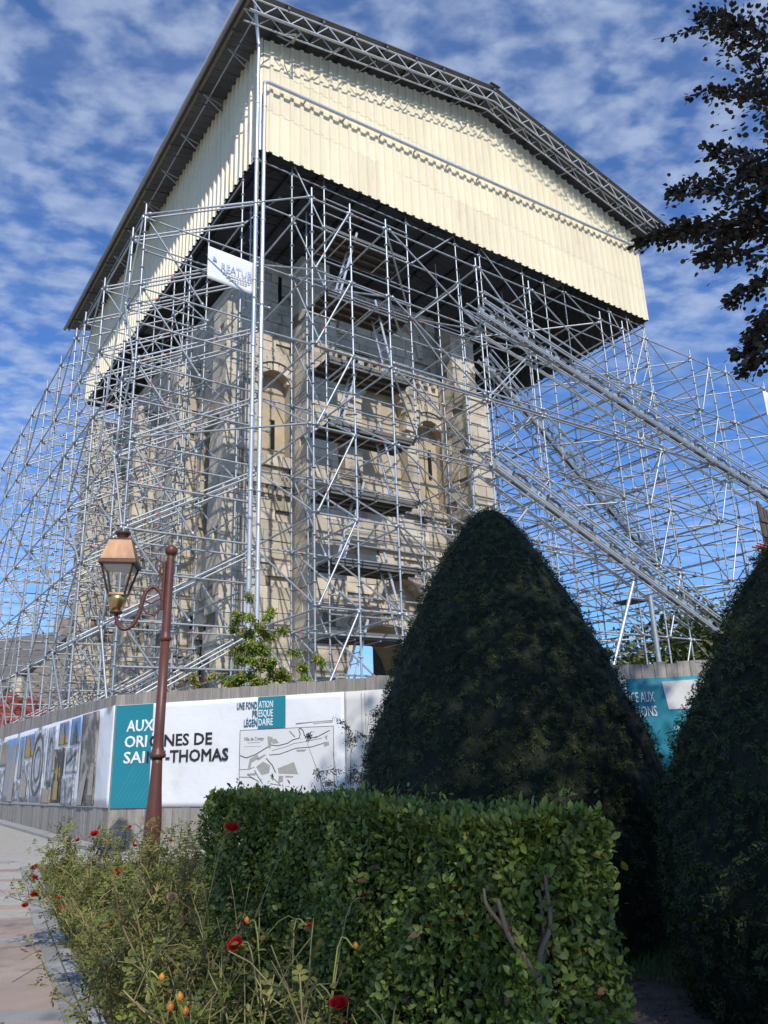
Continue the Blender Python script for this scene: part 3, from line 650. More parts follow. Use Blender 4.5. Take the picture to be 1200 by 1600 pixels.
# buttresses: front and both sides, set back in two stages
def buttress(u0, u1, w0, w1, zs, label=None):
    """zs: list of (z0, z1, setback) stages towards -w"""
    for z0, z1, sb in zs:
        lay((u0, w0 + sb, 0), U_, -W_, u1 - u0, z0, z1, smin=0.4, smax=0.75)
        lay((u0, w1, 0), -W_, -U_, w1 - w0 - sb, z0, z1); lay((u1, w0 + sb, 0), W_, U_, w1 - w0 - sb, z0, z1)
        b = MB(TB); b.box(u0 + 0.06, u1 - 0.06, w0 + sb + 0.06, w1 - 0.02, z0, z1 - 0.01); b.build('core', M_MORTAR, tower)
        if z1 < ZT - 0.5:   # sloping weathering stones
            b = MB(TB); b.poly([(u0 - 0.05, w0 + sb - 0.06, z1), (u1 + 0.05, w0 + sb - 0.06, z1), (u1 + 0.05, w0 + sb + 0.55, z1 + 0.55), (u0 - 0.05, w0 + sb + 0.55, z1 + 0.55)])
            b.poly([(u0 - 0.05, w0 + sb - 0.06, z1), (u0 - 0.05, w0 + sb + 0.55, z1 + 0.55), (u0 - 0.05, w0 + sb + 0.55, z1)]); b.poly([(u1 + 0.05, w0 + sb - 0.06, z1), (u1 + 0.05, w0 + sb + 0.55, z1), (u1 + 0.05, w0 + sb + 0.55, z1 + 0.55)])
            b.poly([(u0 - 0.05, w0 + sb - 0.06, z1), (u0 - 0.05, w0 + sb + 0.55, z1), (u1 + 0.05, w0 + sb + 0.55, z1), (u1 + 0.05, w0 + sb - 0.06, z1)]); b.build('weathering', M_STONE, tower)
buttress(10.6, 11.65, 18.5, 20.0, [(0.19, 9.3, 0.0), (9.3, 15.2, 0.35), (15.2, ZT, 0.7)])
buttress(16.8, 17.9, 18.5, 20.0, [(0.19, 9.3, 0.0), (9.3, 13.6, 0.0), (13.6, ZT - 1.2, 0.6)])
# left flank of the tower and nave (plane u = 9.2), three shallow buttresses
lay((9.2, 34.5, 0), -W_, -U_, 14.5, 0.19, ZT, course=0.42, smin=0.6, smax=1.2, openings=[arch(11.3, 0.9, 12.0, 8.8), arch(7.2, 0.9, 12.0, 8.8), arch(11.3, 0.8, 5.0, 2.5)])
for s0, zs, zb in ((11.3, 12.0, 8.8), (7.2, 12.0, 8.8)):
    voussoirs((9.2, 34.5, 0), -W_, -U_, s0, 0.9, zs, 0.3, 13); reveal((9.2, 34.5, 0), -W_, -U_, s0, 0.9, zs, zb, 0.5)
for wc in (20.6, 25.0, 29.5):
    lay((8.35, wc + 0.55, 0), -W_, -U_, 1.1, 0.19, 15.6, course=0.42); lay((8.35, wc - 0.55, 0), U_, -W_, 0.85, 0.19, 15.6, course=0.42)
    b = MB(TB); b.box(8.42, 9.1, wc - 0.48, wc + 0.5, 0.19, 15.5); b.build('core', M_MORTAR, tower)
# pier at the far left corner
lay((7.7, 35.2, 0), -W_, -U_, 1.7, 0.19, 16.6, course=0.42); lay((7.7, 33.5, 0), U_, -W_, 1.6, 0.19, 16.6, course=0.42)
b = MB(TB); b.box(7.78, 9.2, 33.58, 35.1, 0.19, 16.5); b.build('core', M_MORTAR, tower)
# backing masonry, recessed behind the stones (open portal left free)
def core(u0, u1, w0, w1, z0, z1): b = MB(TB); b.box(u0, u1, w0, w1, z0, z1); b.build('core', M_MORTAR, tower)
core(9.28, 12.52, 20.5, 22.4, 0.19, 5.6); core(15.68, 19.0, 20.5, 22.4, 0.19, 5.6); core(9.28, 19.0, 20.5, 22.4, 5.601, ZT - 0.05)
core(9.45, 10.4, 22.41, 34.4, 0.19, ZT - 0.05); core(18.2, 19.0, 22.41, 27.0, 0.19, 12.0)
core(9.30, 9.95, 20.08, 20.49, 0.19, 10.55); core(10.45, 11.9, 20.23, 20.49, 0.19, 10.0); core(11.7, 16.75, 20.23, 20.49, 14.6, ZT - 0.1); core(9.3, 10.6, 20.23, 20.49, 13.6, 15.9)
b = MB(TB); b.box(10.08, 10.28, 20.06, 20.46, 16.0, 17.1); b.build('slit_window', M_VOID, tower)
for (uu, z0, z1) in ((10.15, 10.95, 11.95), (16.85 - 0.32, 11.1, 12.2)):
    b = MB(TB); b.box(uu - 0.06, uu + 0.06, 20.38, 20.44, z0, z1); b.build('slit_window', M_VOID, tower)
# cornices and corbel table
for (u0, u1, wf, z, h) in ((9.1, 10.6, 19.86, 9.55, 0.16), (11.66, 16.79, 19.88, 8.0, 0.18), (11.66, 16.79, 19.88, 9.45, 0.14), (10.5, 11.75, 18.38, 9.24, 0.14), (16.7, 18.0, 18.38, 9.24, 0.14), (11.66, 16.79, 19.85, 14.75, 0.16)):
    b = MB(TB); b.box(u0, u1, wf, wf + 0.2, z, z + h); b.build('string_course', M_STONE, tower)
for k in range(5):
    b = MB(TB); u0 = 9.2 + k * 0.29; b.obox((u0 + 0.08, 19.92, 9.40), (0.075, 0, 0), (0, 0.09, 0.04), (0, -0.02, 0.11)); b.build('corbel', M_STONE, tower)
for k in range(14):
    b = MB(TB); u0 = 11.85 + k * 0.36; b.obox((u0, 19.93, 14.62), (0.08, 0, 0), (0, 0.08, 0.03), (0, -0.02, 0.10)); b.build('corbel', M_STONE, tower)
# build the stones: those nearest and in view as parts, the rest as one mass
cube = MB().obox((0, 0, 0), (1, 0, 0), (0, 1, 0), (0, 0, 1)).mesh('stone', M_STONE)
def st_key(s):
    c = s[0]; P = site(c.x, c.y, c.z); return (P - Vector((0, 0, CAM_H))).length / (s[1].length * s[3].length) ** 0.5
front = [s for s in STONES if s[0].y < 20.3 and abs(s[1].x) > 0.1 and s[0].z > 2.8 and s[0].x < 17.9]
front.sort(key=st_key); pick = set(id(s) for s in front[:300])
mass = MB(TB)
for s in STONES:
    if id(s) in pick:
        c, ax, ay, az = s; M = Matrix((ax.normalized(), ay.normalized(), az.normalized())).transposed()
        if M.determinant() < 0: M = Matrix((ax.normalized(), -ay.normalized(), az.normalized())).transposed()
        link('stone', cube, tower, c - TB, M.to_quaternion(), (ax.length, ay.length, az.length))
    else: mass.obox(*s)
tag(mass.build('masonry', M_STONE, tower), kind='stuff')

# ================================================================== temporary cover: cladding and roof
CU0, CU1, CW0, CW1, CZ0 = 7.65, 25.1, 16.25, 35.6, 18.2
URIDGE = (CU0 + CU1) / 2; ZE, ZR = 22.55, 24.55; EO = 1.0; WF, WB = 15.2, 36.6      # eaves and ridge of the roof, overhangs
def roof_z(U): return ZR - (ZR - ZE) * abs(U - URIDGE) / (URIDGE - (CU0 - EO))
CB = Vector((URIDGE, (CW0 + CW1) / 2, 0.19))
cover = thing('cladding', site(CB.x, CB.y, 0.19), 'cream corrugated sheet cladding wrapped round the top of the scaffold', 'cladding', rz=THETA)
def clad(o, a, n, width, zrows, topfn=None):
    """trapezoidal sheets 1 m wide in overlapping rows, three ribs each, outer face cream, back dark"""
    o, a, n = Vector(o), Vector(a), Vector(n); npan = int(round(width)); pw = width / npan
    for r_, (za, zb) in enumerate(zrows):
        for k in range(npan):
            b = MB(CB); xs = []; per = pw / 3
            for q in range(3):
                s = q * per; xs += [(s, 0), (s + per * 0.56, 0), (s + per * 0.64, 0.060), (s + per * 0.92, 0.060)]
            xs.append((pw, 0)); lift = 0.006 * r_ + random.uniform(0, 0.004)
            jz = random.uniform(-0.02, 0.02)
            for (s1, d1), (s2, d2) in zip(xs, xs[1:]):
                def P(s, d, z, dd=0): p = o + a * (k * pw + s) + n * (d + lift + dd); p.z = z; return p
                def top(s): return (topfn(k * pw + s) + jz) if (topfn and r_ == len(zrows) - 1) else zb
                e = 0.004
                zl = za + (jz if r_ == 0 else 0)
                b.quad(P(s1, d1, zl), P(s2, d2, zl), P(s2, d2, top(s2)), P(s1, d1, top(s1)), 0)
                b.quad(P(s2, d2, zl, -e), P(s1, d1, zl, -e), P(s1, d1, top(s1), -e), P(s2, d2, top(s2), -e), 1)
                b.quad(P(s1, d1, zl, -e), P(s2, d2, zl, -e), P(s2, d2, zl), P(s1, d1, zl), 0)
                b.quad(P(s1, d1, top(s1)), P(s2, d2, top(s2)), P(s2, d2, top(s2), -e), P(s1, d1, top(s1), -e), 0)
            b.build('cladding_sheet', [M_CREAM, M_CREAMB], cover)
gt = lambda s: 22.30 + 1.95 * (1 - abs(s - (CU1 - CU0) / 2) / ((CU1 - CU0) / 2))
clad((CU0, CW0, 0), U_, -W_, CU1 - CU0, [(CZ0, 19.75), (19.68, 21.35), (21.28, 22.3)], gt)
clad((CU0, CW1, 0), -W_, -U_, CW1 - CW0, [(CZ0, 19.75), (19.68, 21.35), (21.28, 22.35)])
clad((CU1, CW0, 0), W_, U_, CW1 - CW0, [(CZ0, 20.3), (20.23, 22.35)])
clad((CU1, CW1, 0), -U_, W_, CU1 - CU0, [(CZ0, 20.3), (20.23, 22.3)], lambda s: gt(CU1 - CU0 - s))
b = MB(CB); b.tube([(CU0, CW0 + 0.04, CZ0 + 0.1), (CU1, CW0 + 0.04, CZ0 + 0.1)], 0.03); b.build('bottom_rail', M_GALV, cover)
# roof
RB = CB
roof = thing('temporary_roof', site(RB.x, RB.y, 0.19), 'grey gabled temporary roof with lattice truss along its front', 'roof', rz=THETA)
sl = math.sqrt((URIDGE - CU0 + EO) ** 2 + (ZR - ZE) ** 2)
W = WF; npn = 21; pw = (WB - WF) / npn
for k in range(npn):
    for sd in (-1, 1):
        ue = CU0 - EO if sd < 0 else CU1 + EO; b = MB(RB); w0 = WF + k * pw + 0.012; w1 = WF + (k + 1) * pw - 0.012
        dn = 0.05
        for q in range(3):
            a0 = w0 + (w1 - w0) * q / 3; a1 = w0 + (w1 - w0) * (q + 1) / 3
            b.obox(((ue + URIDGE) / 2, (a0 + a1) / 2, (ZE + ZR) / 2 + 0.02), ((URIDGE - ue) / 2, 0, (ZR - ZE) / 2), (0, (a1 - a0) / 2 - 0.02, 0), (0, 0, 0.014))
            b.obox(((ue + URIDGE) / 2, a1, (ZE + ZR) / 2 + 0.045), ((URIDGE - ue) / 2, 0, (ZR - ZE) / 2), (0, 0.035, 0), (0, 0, 0.03))
        b.build('roof_sheet', M_ROOF, roof)
for q in range(9):                                   # purlins
    f = q / 8
    for sd in (-1, 1):
        if q == 8 and sd > 0: continue
        ue = CU0 - EO + 0.15 if sd < 0 else CU1 + EO - 0.15; uu = ue + (URIDGE - ue) * f
        b = MB(RB); b.bar((uu, WF + 0.05, roof_z(uu) - 0.07), (uu, WB - 0.05, roof_z(uu) - 0.07), 0.07, 0.10); b.build('purlin', M_TIMB if q == 0 else M_STEEL, roof)
for sd in (-1, 1):                                    # gutters
    ue = CU0 - EO - 0.05 if sd < 0 else CU1 + EO + 0.05; b = MB(RB)
    b.tube([(ue, WF, ZE - 0.05), (ue, WB, ZE - 0.05)], 0.075, 10, cap=True); b.build('gutter', mat('zinc', (0.42, 0.43, 0.43), 0.5, 0.4), roof, True)
b = MB(RB); b.bar((URIDGE, WF - 0.03, ZR + 0.07), (URIDGE, WB + 0.03, ZR + 0.07), 0.45, 0.03); b.build('ridge_cap', M_ROOF, roof)
def truss(wv, detail):
    for sd in (-1, 1):
        ue = CU0 - EO + 0.12 if sd < 0 else CU1 + EO - 0.12
        A = Vector((ue, wv, roof_z(ue) - 0.14)); Bv = Vector((URIDGE, wv, ZR - 0.14)); dp = Vector((0, 0, -0.46))
        for dw in ((0, 0.42) if detail else (0,)):
            o = Vector((0, dw, 0))
            MB(RB).tube([A + o, Bv + o], 0.028, 6).build('chord', M_ALU if detail else M_STEEL, roof, True); MB(RB).tube([A + dp + o, Bv + dp + o], 0.028, 6).build('chord', M_ALU if detail else M_STEEL, roof, True)
            n = 22 if detail else 14
            bb = MB(RB)
            for k in range(n):
                p = A.lerp(Bv, k / n) + o + (dp if k % 2 else Vector()); q = A.lerp(Bv, (k + 1) / n) + o + (Vector() if k % 2 else dp)
                if detail and dw == 0: MB(RB).tube([p, q], 0.020, 5).build('web_member', M_ALU, roof, True)
                else: bb.tube([p, q], 0.018, 4)
            if bb.v: tag(bb.build('web_members', M_ALU if detail else M_STEEL, roof, True), kind='stuff')
truss(WF + 0.12, True)
for wv in np.linspace(CW0 + 0.3, CW1 - 0.3, 8): truss(wv, False)
for k in range(13):                                   # knee struts from the cladding head to the front truss
    uu = CU0 + 0.6 + k * 1.35; zt = roof_z(uu)
    MB(RB).tube([(uu, CW0 + 0.1, gt(uu - CU0) - 0.1), (uu + 0.25, WF + 0.2, zt - 0.62)], 0.022, 6).build('strut', M_GALV, roof, True)
for k in range(10):                                   # brackets under the left eave
    ww = CW0 + 0.9 + k * 2.0
    MB(RB).tube([(CU0 + 0.1, ww, ZE - 0.35), (CU0 - 0.75, ww, ZE - 0.22)], 0.022, 6).build('eave_bracket', M_GALV, roof, True)
    MB(RB).tube([(CU0 + 0.1, ww, ZE - 0.75), (CU0 - 0.75, ww, ZE - 0.22)], 0.020, 6).build('eave_bracket', M_GALV, roof, True)
MB(RB).tube([(CU0 - 0.55, WF + 0.3, ZE - 0.28), (CU0 - 0.55, WB - 0.3, ZE - 0.28)], 0.024, 6).build('eave_tube', M_GALV, roof, True)
# triangular lattice beam ends poking out at the left corner
MB(RB).tube([(8.3, WF + 0.15, 22.0), (8.0, CW0 - 0.2, 22.5), (8.55, CW0 - 0.2, 22.5), (8.3, WF + 0.15, 22.0)], 0.03, 6).build('truss_end', M_ALU, roof, True)
# rainwater pipes at the corner
dp1 = thing('downpipe', site(7.42, 15.95, 0.19), 'galvanised downpipe dropping from the roof gutter at the corner', 'downpipe', rz=THETA); DB = Vector((7.42, 15.95, 0.19))
pts = [(6.85, 15.25, 22.75), (7.30, 15.9, 21.9), (7.36, 15.95, 21.6), (7.36, 15.95, 0.3)]
MB(DB).tube(pts, 0.052, 10).build('pipe', M_GALVP, dp1, True)
dp2 = thing('downpipe', site(7.58, 15.9, 0.19), 'galvanised pipe crossing the front cladding and dropping down the corner', 'downpipe', rz=THETA); DB2 = Vector((7.58, 15.9, 0.19))
MB(DB2).tube([(25.2, 16.05, 21.55), (7.75, 16.05, 20.52), (7.60, 16.0, 20.38), (7.58, 15.95, 20.1), (7.58, 15.95, 0.3)], 0.055, 10).build('pipe', M_GALVP, dp2, True)
for dpp, B_, uu in ((dp1, DB, 7.36), (dp2, DB2, 7.58)):
    z = 1.9
    while z < 20:
        MB(B_).lathe([(0.058, -0.04), (0.066, -0.03), (0.066, 0.03), (0.058, 0.04)], 10, (uu, 15.95, z)).build('collar', M_GALVP, dpp, True); z += 1.95
for k in range(12):
    uu = 9 + k * 1.4; zz_ = 20.52 + (uu - 7.75) / 17.45 * 1.03
    MB(DB2).box(uu - 0.02, uu + 0.02, 16.06, 16.22, zz_ - 0.05, zz_ + 0.02).build('pipe_bracket', M_GALV, dp2)
# ================================================================== scaffolding
TUBES = {}
def tube_mesh(L, r, band, heads, m):
    """a scaffold tube of length L along +z with wedge heads, and a red mark if band"""
    L = round(L, 2); key = (L, r, band, heads, m.name)
    if key in TUBES: return TUBES[key]
    b = MB(); n = 6
    if band:
        p = L * (0.22 if band == 1 else 0.62); b.tube([(0, 0, 0), (0, 0, p)], r, n); b.tube([(0, 0, p), (0, 0, p + 0.085)], r * 1.05, n, 1); b.tube([(0, 0, p + 0.085), (0, 0, L)], r, n)
    else: b.tube([(0, 0, 0), (0, 0, L)], r, n)
    if heads == 'wedge':
        for z in (0.05, L - 0.05): b.obox((0, 0, z), (r * 1.25, 0, 0), (0, r * 1.25, 0), (0, 0, 0.045))
    elif heads == 'rosette':
        z = 0.31
        while z < L:
            b.lathe([(r, -0.012), (r * 2.45, -0.006), (r * 2.45, 0.006), (r, 0.012)], 7, (0, 0, z), cap=False); z += 0.5
        z = 2.2
        while z < L: b.tube([(0, 0, z - 0.06), (0, 0, z + 0.06)], r * 1.18, n); z += 2.0
    TUBES[key] = b.mesh('tube', [m, M_RED], True); return TUBES[key]
class Scaffold:
    def __init__(s, name, base, label, cat='scaffold'):
        s.base = Vector(base); s.root = thing(name, site(base[0], base[1], base[2]), label, cat, rz=THETA); s.items = {}
    def add(s, name, p0, p1, r=0.0242, heads='wedge', m=None, band=None):
        p0, p1 = Vector(p0), Vector(p1)
        if (p1 - p0).length < 0.2: return
        if band is None: band = random.choice((0, 0, 0, 1, 2)) if heads == 'wedge' else 0
        s.items.setdefault(name, []).append((p0, p1, r, heads, m or M_GALV, band))
    def finish(s, cap=295):
        for name, its in s.items.items():
            def dist(i): c = (i[0] + i[1]) / 2; return (site(c.x, c.y, c.z) - Vector((0, 0, CAM_H))).length / (i[1] - i[0]).length ** 0.5
            its.sort(key=dist); rest = MB(s.base)
            for i, (p0, p1, r, hd, m, bd) in enumerate(its):
                d = p1 - p0
                if i < cap:
                    link(name, tube_mesh(d.length, r, bd, hd, m), s.root, p0 - s.base, d.to_track_quat('Z', 'Y'))
                else:
                    rest.tube([p0, p1], r, 5)
            if rest.v: tag(rest.build(name, M_GALV, s.root, True), kind='stuff')
GZ = 0.19
LV = [2.5, 4.5, 6.5, 8.5, 10.5, 12.5, 14.5]
W0, W1, W2 = 13.4, 16.47, 17.56
def plate(sc, u, w):
    b = MB(sc.base); b.box(u - 0.075, u + 0.075, w - 0.075, w + 0.075, GZ, GZ + 0.02); b.build('base_plate', M_GALV, sc.root)
def std(sc, u, w, zt, pl=True):
    sc.add('standard', (u, w, GZ + 0.02), (u, w, zt), heads='rosette', band=0)
    if pl: plate(sc, u, w)
def ledger(sc, a, c, nm='ledger'): sc.add(nm, a, c)
def brace(sc, a, c, nm='diagonal_brace'): sc.add(nm, a, c)

# ---- front scaffold: outer row w = 13.4, row under the cladding w = 16.47, row by the wall w = 17.56
fs = Scaffold('front_scaffold', (16, 14.9, GZ), 'silver tube scaffold standing before the tower front')
UF = [7.65, 8.74, 9.83, 12.90, 14.97, 18.13, 19.22, 20.31]
UB = [8.74, 9.83, 12.90, 14.97, 16.06, 18.13, 19.22, 20.31]
for x in UF: std(fs, x, W0, 14.8)
for x in UB: std(fs, x, W1, 18.3)
std(fs, 7.65, W1, 18.2)
for x in (9.83, 12.90, 14.97, 16.06, 18.13): std(fs, x, W2, 17.9, False)
for z in LV:
    for a, c in zip(UF, UF[1:]): ledger(fs, (a, W0, z), (c, W0, z))
    r1 = [7.65] + UB
    for a, c in zip(r1, r1[1:]): ledger(fs, (a, W1, z), (c, W1, z))
    for x in UF: ledger(fs, (x, W0, z - 0.05), (x, W1, z - 0.05), 'transom')
for z in (16.5, 18.0):
    r1 = [7.65] + UB
    for a, c in zip(r1, r1[1:]): ledger(fs, (a, W1, z), (c, W1, z))
u2 = [9.83, 12.90, 14.97, 16.06, 18.13]
for z in np.arange(2.5, 17.6, 1.0):
    for a, c in zip(u2, u2[1:]): ledger(fs, (a, W2, z), (c, W2, z))
for z in np.arange(2.5, 17.0, 2.0):
    for x in u2: ledger(fs, (x, W1, z - 0.05), (x, W2, z - 0.05), 'transom')
for i, z in enumerate(LV[:-1]):
    z2 = LV[i + 1]
    brace(fs, (7.70, W0 - 0.05, z), (8.70, W0 - 0.05, z2)); brace(fs, (9.88, W0 - 0.05, z2), (12.85, W0 - 0.05, z))
    brace(fs, (14.92, W0 - 0.05, z), (12.95, W0 - 0.05, z2)) if i % 2 else brace(fs, (12.95, W0 - 0.05, z), (14.92, W0 - 0.05, z2))
    brace(fs, (15.02, W0 - 0.05, z2), (18.08, W0 - 0.05, z)); brace(fs, (19.27, W0 - 0.05, z), (20.26, W0 - 0.05, z2))
    brace(fs, (9.78, W1 + 0.05, z), (8.79, W1 + 0.05, z2)); brace(fs, (12.95, W1 + 0.05, z2), (14.92, W1 + 0.05, z)); brace(fs, (16.1, W1 + 0.05, z), (18.08, W1 + 0.05, z2))
    for x in UF: brace(fs, (x + 0.05, W0, z), (x + 0.05, W1, z2), 'raking_brace')
for z in (14.5, 16.5):
    brace(fs, (8.79, W1 - 0.05, z + 1.8), (9.78, W1 - 0.05, z)); brace(fs, (13.0, W1 - 0.05, z), (14.9, W1 - 0.05, z + 1.8)); brace(fs, (16.1, W1 - 0.05, z + 1.8), (18.1, W1 - 0.05, z))
for z in (14.5, 12.5, 10.5, 8.5, 6.5, 4.5):           # plan braces between the rows
    brace(fs, (14.97, W1, z - 0.1), (18.1, W0, z - 0.1), 'plan_brace')
for z in (10.62, 10.38, 6.62):
    for a, c in zip(UF[2:], UF[3:]): ledger(fs, (a, W0 - 0.05, z), (c, W0 - 0.05, z), 'tie_tube')
for z in LV:                                           # slanting ties back from the outer row to the stair row
    brace(fs, (9.83, W0, z - 0.02), (12.9, W1, z - 0.02), 'plan_brace')
for (x, z) in ((8.4, 16.4), (9.2, 17.0), (13.5, 17.0), (15.6, 17.0), (17.2, 17.0), (19.7, 17.0)):   # raking struts up under the cladding
    brace(fs, (x, W1 - 0.1, 16.5), (x + 0.55, W0 + 1.8, 18.2 - 0.3), 'raking_strut') if False else None
fs.finish()
# decks, guard rails and ladders of the stair bay
st = thing('scaffold_stair', site(11.4, 17.0, GZ), 'stack of access decks and ladders climbing the tower front', 'scaffold stair', rz=THETA); SB = Vector((11.4, 17.0, GZ))
DZ = [2.5, 4.5, 6.4, 8.35, 10.3, 12.25, 14.4, 16.6]
for i, z in enumerate(DZ):
    for q in range(3):
        w0 = W1 + 0.05 + q * 0.335
        b = MB(SB); b.box(9.88, 12.85, w0, w0 + 0.32, z - 0.012, z + 0.012); b.build('deck_board', M_PLY, st)
        b = MB(SB); b.box(9.88, 12.85, w0, w0 + 0.03, z - 0.075, z - 0.013); b.box(9.88, 12.85, w0 + 0.29, w0 + 0.32, z - 0.075, z - 0.013); b.build('deck_rail', M_DECK, st)
    for uu in (10.6, 11.4, 12.2):
        b = MB(SB); b.box(uu - 0.02, uu + 0.02, W1 + 0.05, W1 + 1.05, z - 0.10, z - 0.076); b.build('deck_bearer', M_ALU, st)
    b = MB(SB); b.box(9.86, 12.87, W1 + 0.015, W1 + 0.04, z + 0.014, z + 0.11); b.build('toe_board', M_DECK, st)
    for dz in (0.5, 1.0): MB(SB).tube([(9.83, W1 - 0.03, z + dz), (12.9, W1 - 0.03, z + dz)], 0.0242, 6).build('guard_rail', M_GALV, st, True)
    if i < len(DZ) - 1:
        z2 = DZ[i + 1]; x0, x1 = (12.4, 11.75) if i % 2 else (10.4, 11.15)
        ld = MB(SB)
        for dw in (0.25, 0.62): ld.bar((x0, W1 + dw, z + 0.02), (x1, W1 + dw, z2 + 0.5), 0.03, 0.065)
        lo_ = ld.build('ladder', M_ALU, st)
        for k in range(8):
            f = (k + 0.6) / 8.6; xx = x0 + (x1 - x0) * f; zq = z + 0.02 + (z2 + 0.48 - z) * f
            MB(SB).tube([(xx, W1 + 0.25, zq), (xx, W1 + 0.62, zq)], 0.014, 5).build('rung', M_ALU, lo_, True)
# ---- left scaffold
ls = Scaffold('side_scaffold', (6, 25, GZ), 'silver tube scaffold along the left flank of the church')
WL = [16.14, 17.19, 19.77, 21.84, 22.93, 25.0, 27.07, 29.64, 31.71, 33.9, 36.2]
UL = [4.5, 7.65]
for wv in WL:
    std(ls, 4.5, wv, 14.85)
    if wv > 16.5: std(ls, 7.65, wv + 0.3, 18.2)
for wv in WL[1::2]: std(ls, 8.2, wv + 0.9, 17.8, False); std(ls, 6.07, wv, 14.6, False)
for z in LV:
    for i, (a, c) in enumerate(zip(WL, WL[1:])):
        ledger(ls, (4.5, a, z), (4.5, c, z)); ledger(ls, (7.65, a + 0.3, z), (7.65, c + 0.3, z))
    for i, wv in enumerate(WL):
        ledger(ls, (4.5, wv, z - 0.05), (7.65, wv + 0.0, z - 0.05), 'transom')
        if i % 2: ledger(ls, (7.65, wv + 0.9, z - 0.1), (8.9, wv + 0.9, z - 0.1), 'wall_tie')
for i, z in enumerate(LV):                             # frames braced upwards towards the church, doubled at the near end
    for j, wv in enumerate(WL):
        for dz in ((0.0, 0.11) if j < 4 else (0.0,)): brace(ls, (4.55, wv + 0.06, z + dz), (7.6, wv + 0.06, z + dz + 1.75), 'raking_brace')
    if z in (14.5, 8.5): ledger(ls, (4.55, 16.14, z + 0.08), (7.65, 13.45, z + 0.08), 'plan_brace')
for z in (3.5, 5.5, 7.5, 9.5, 11.5, 13.5):
    for a, c in zip(WL[1::2], WL[3::2]): ledger(ls, (7.65, a, z), (7.65, c, z), 'mid_ledger')
    for i, wv in enumerate(WL[::3]): ledger(ls, (4.5, wv, z), (7.65, wv, z), 'mid_ledger')
for i, z in enumerate(LV[:-1]):
    z2 = LV[i + 1]
    for j, (a, c) in enumerate(zip(WL, WL[1:])):
        if j % 2 == 0: brace(ls, (4.45, a, z2), (4.45, c, z)) if i % 2 else brace(ls, (4.45, a, z), (4.45, c, z2))
        if j % 3 == 1: brace(ls, (7.7, a + 0.3, z), (7.7, c + 0.3, z2))
    for j, wv in enumerate(WL):
        if j % 2 == 0: brace(ls, (4.55, wv + 0.05, z2), (6.1, wv + 0.05, z))
for z in (14.6, 16.5, 18.0):
    for a, c in zip(WL[1:], WL[2:]): ledger(ls, (7.65, a + 0.3, z), (7.65, c + 0.3, z), 'upper_ledger')
for j, wv in enumerate(WL[1:-1]): brace(ls, (7.7, wv + 0.3, 14.6), (7.7, WL[j + 2] + 0.3, 16.5), 'upper_brace'); brace(ls, (7.7, wv + 0.3, 16.5), (8.9, wv + 0.3, 18.0), 'upper_brace')
# long raking tubes down the outside of the side row
for wv in WL[1::2]: brace(ls, (4.5, wv + 0.1, 14.5), (4.5, wv + 4.4, 0.4), 'raking_tube')
ls.finish()
# ---- right scaffold
rs = Scaffold('buttress_scaffold', (24, 17, GZ), 'silver tube scaffold reaching out right of the tower against the sky')
UR = [20.31, 22.88, 23.97, 25.06, 27.63, 29.7]
WR = [13.4, 16.47, 18.54, 20.6, 23.2, 25.8]
for x in UR[1:]: std(rs, x, 13.4, 14.8)
for wv in WR[1:]:
    for x in UR: std(rs, x, wv, (18.2 if x <= 25.1 else 14.8) if wv < 17 else (18.0 if x == 25.06 or x == 20.31 else 14.8))
for z in LV:
    for wv in WR:
        for a, c in zip(UR, UR[1:]): ledger(rs, (a, wv, z), (c, wv, z))
    for x in UR:
        for a, c in zip(WR, WR[1:]): ledger(rs, (x, a, z - 0.05), (x, c, z - 0.05), 'transom')
    brace(rs, (20.31, 16.47, z - 0.1), (22.88, 13.4, z - 0.1), 'plan_brace'); brace(rs, (22.88, 16.47, z + 0.08), (25.06, 13.4, z + 0.08), 'plan_brace'); brace(rs, (25.06, 16.47, z + 0.08), (27.63, 13.4, z + 0.08), 'plan_brace')
for z in (3.5, 5.5, 7.5, 9.5, 11.5, 13.5):
    for x in UR[::2]:
        for a, c in zip(WR[:3], WR[1:4]): ledger(rs, (x, a, z), (x, c, z), 'mid_ledger')
for i, z in enumerate(LV[:-1]):
    z2 = LV[i + 1]
    for k, wv in enumerate((WR[0], WR[2])):
        brace(rs, (20.36, wv - 0.05, z2), (22.83, wv - 0.05, z)); brace(rs, (25.1, wv - 0.05, z2), (27.6, wv - 0.05, z))
        if k == 0: brace(rs, (23.0, wv - 0.05, z), (23.9, wv - 0.05, z2))
    for x in UR[1::2]:
        brace(rs, (x + 0.05, 13.45, z), (x + 0.05, 16.4, z2)) if i % 2 else brace(rs, (x + 0.05, 16.5, z2), (x + 0.05, 18.5, z))
for z in (16.5, 18.0):
    for a, c in zip(UR[:3], UR[1:4]): ledger(rs, (a, 16.47, z), (c, 16.47, z), 'upper_ledger')
    for a, c in zip(WR[1:], WR[2:]): ledger(rs, (25.06, a, z), (25.06, c, z), 'upper_ledger'); ledger(rs, (20.31, a, z), (20.31, c, z), 'upper_ledger')
for a, c in zip(UR[:3], UR[1:4]): brace(rs, (a, 16.42, 14.5), (c, 16.42, 16.5), 'upper_brace'); brace(rs, (c, 16.42, 16.5), (a, 16.42, 18.0), 'upper_brace')
rs.finish()
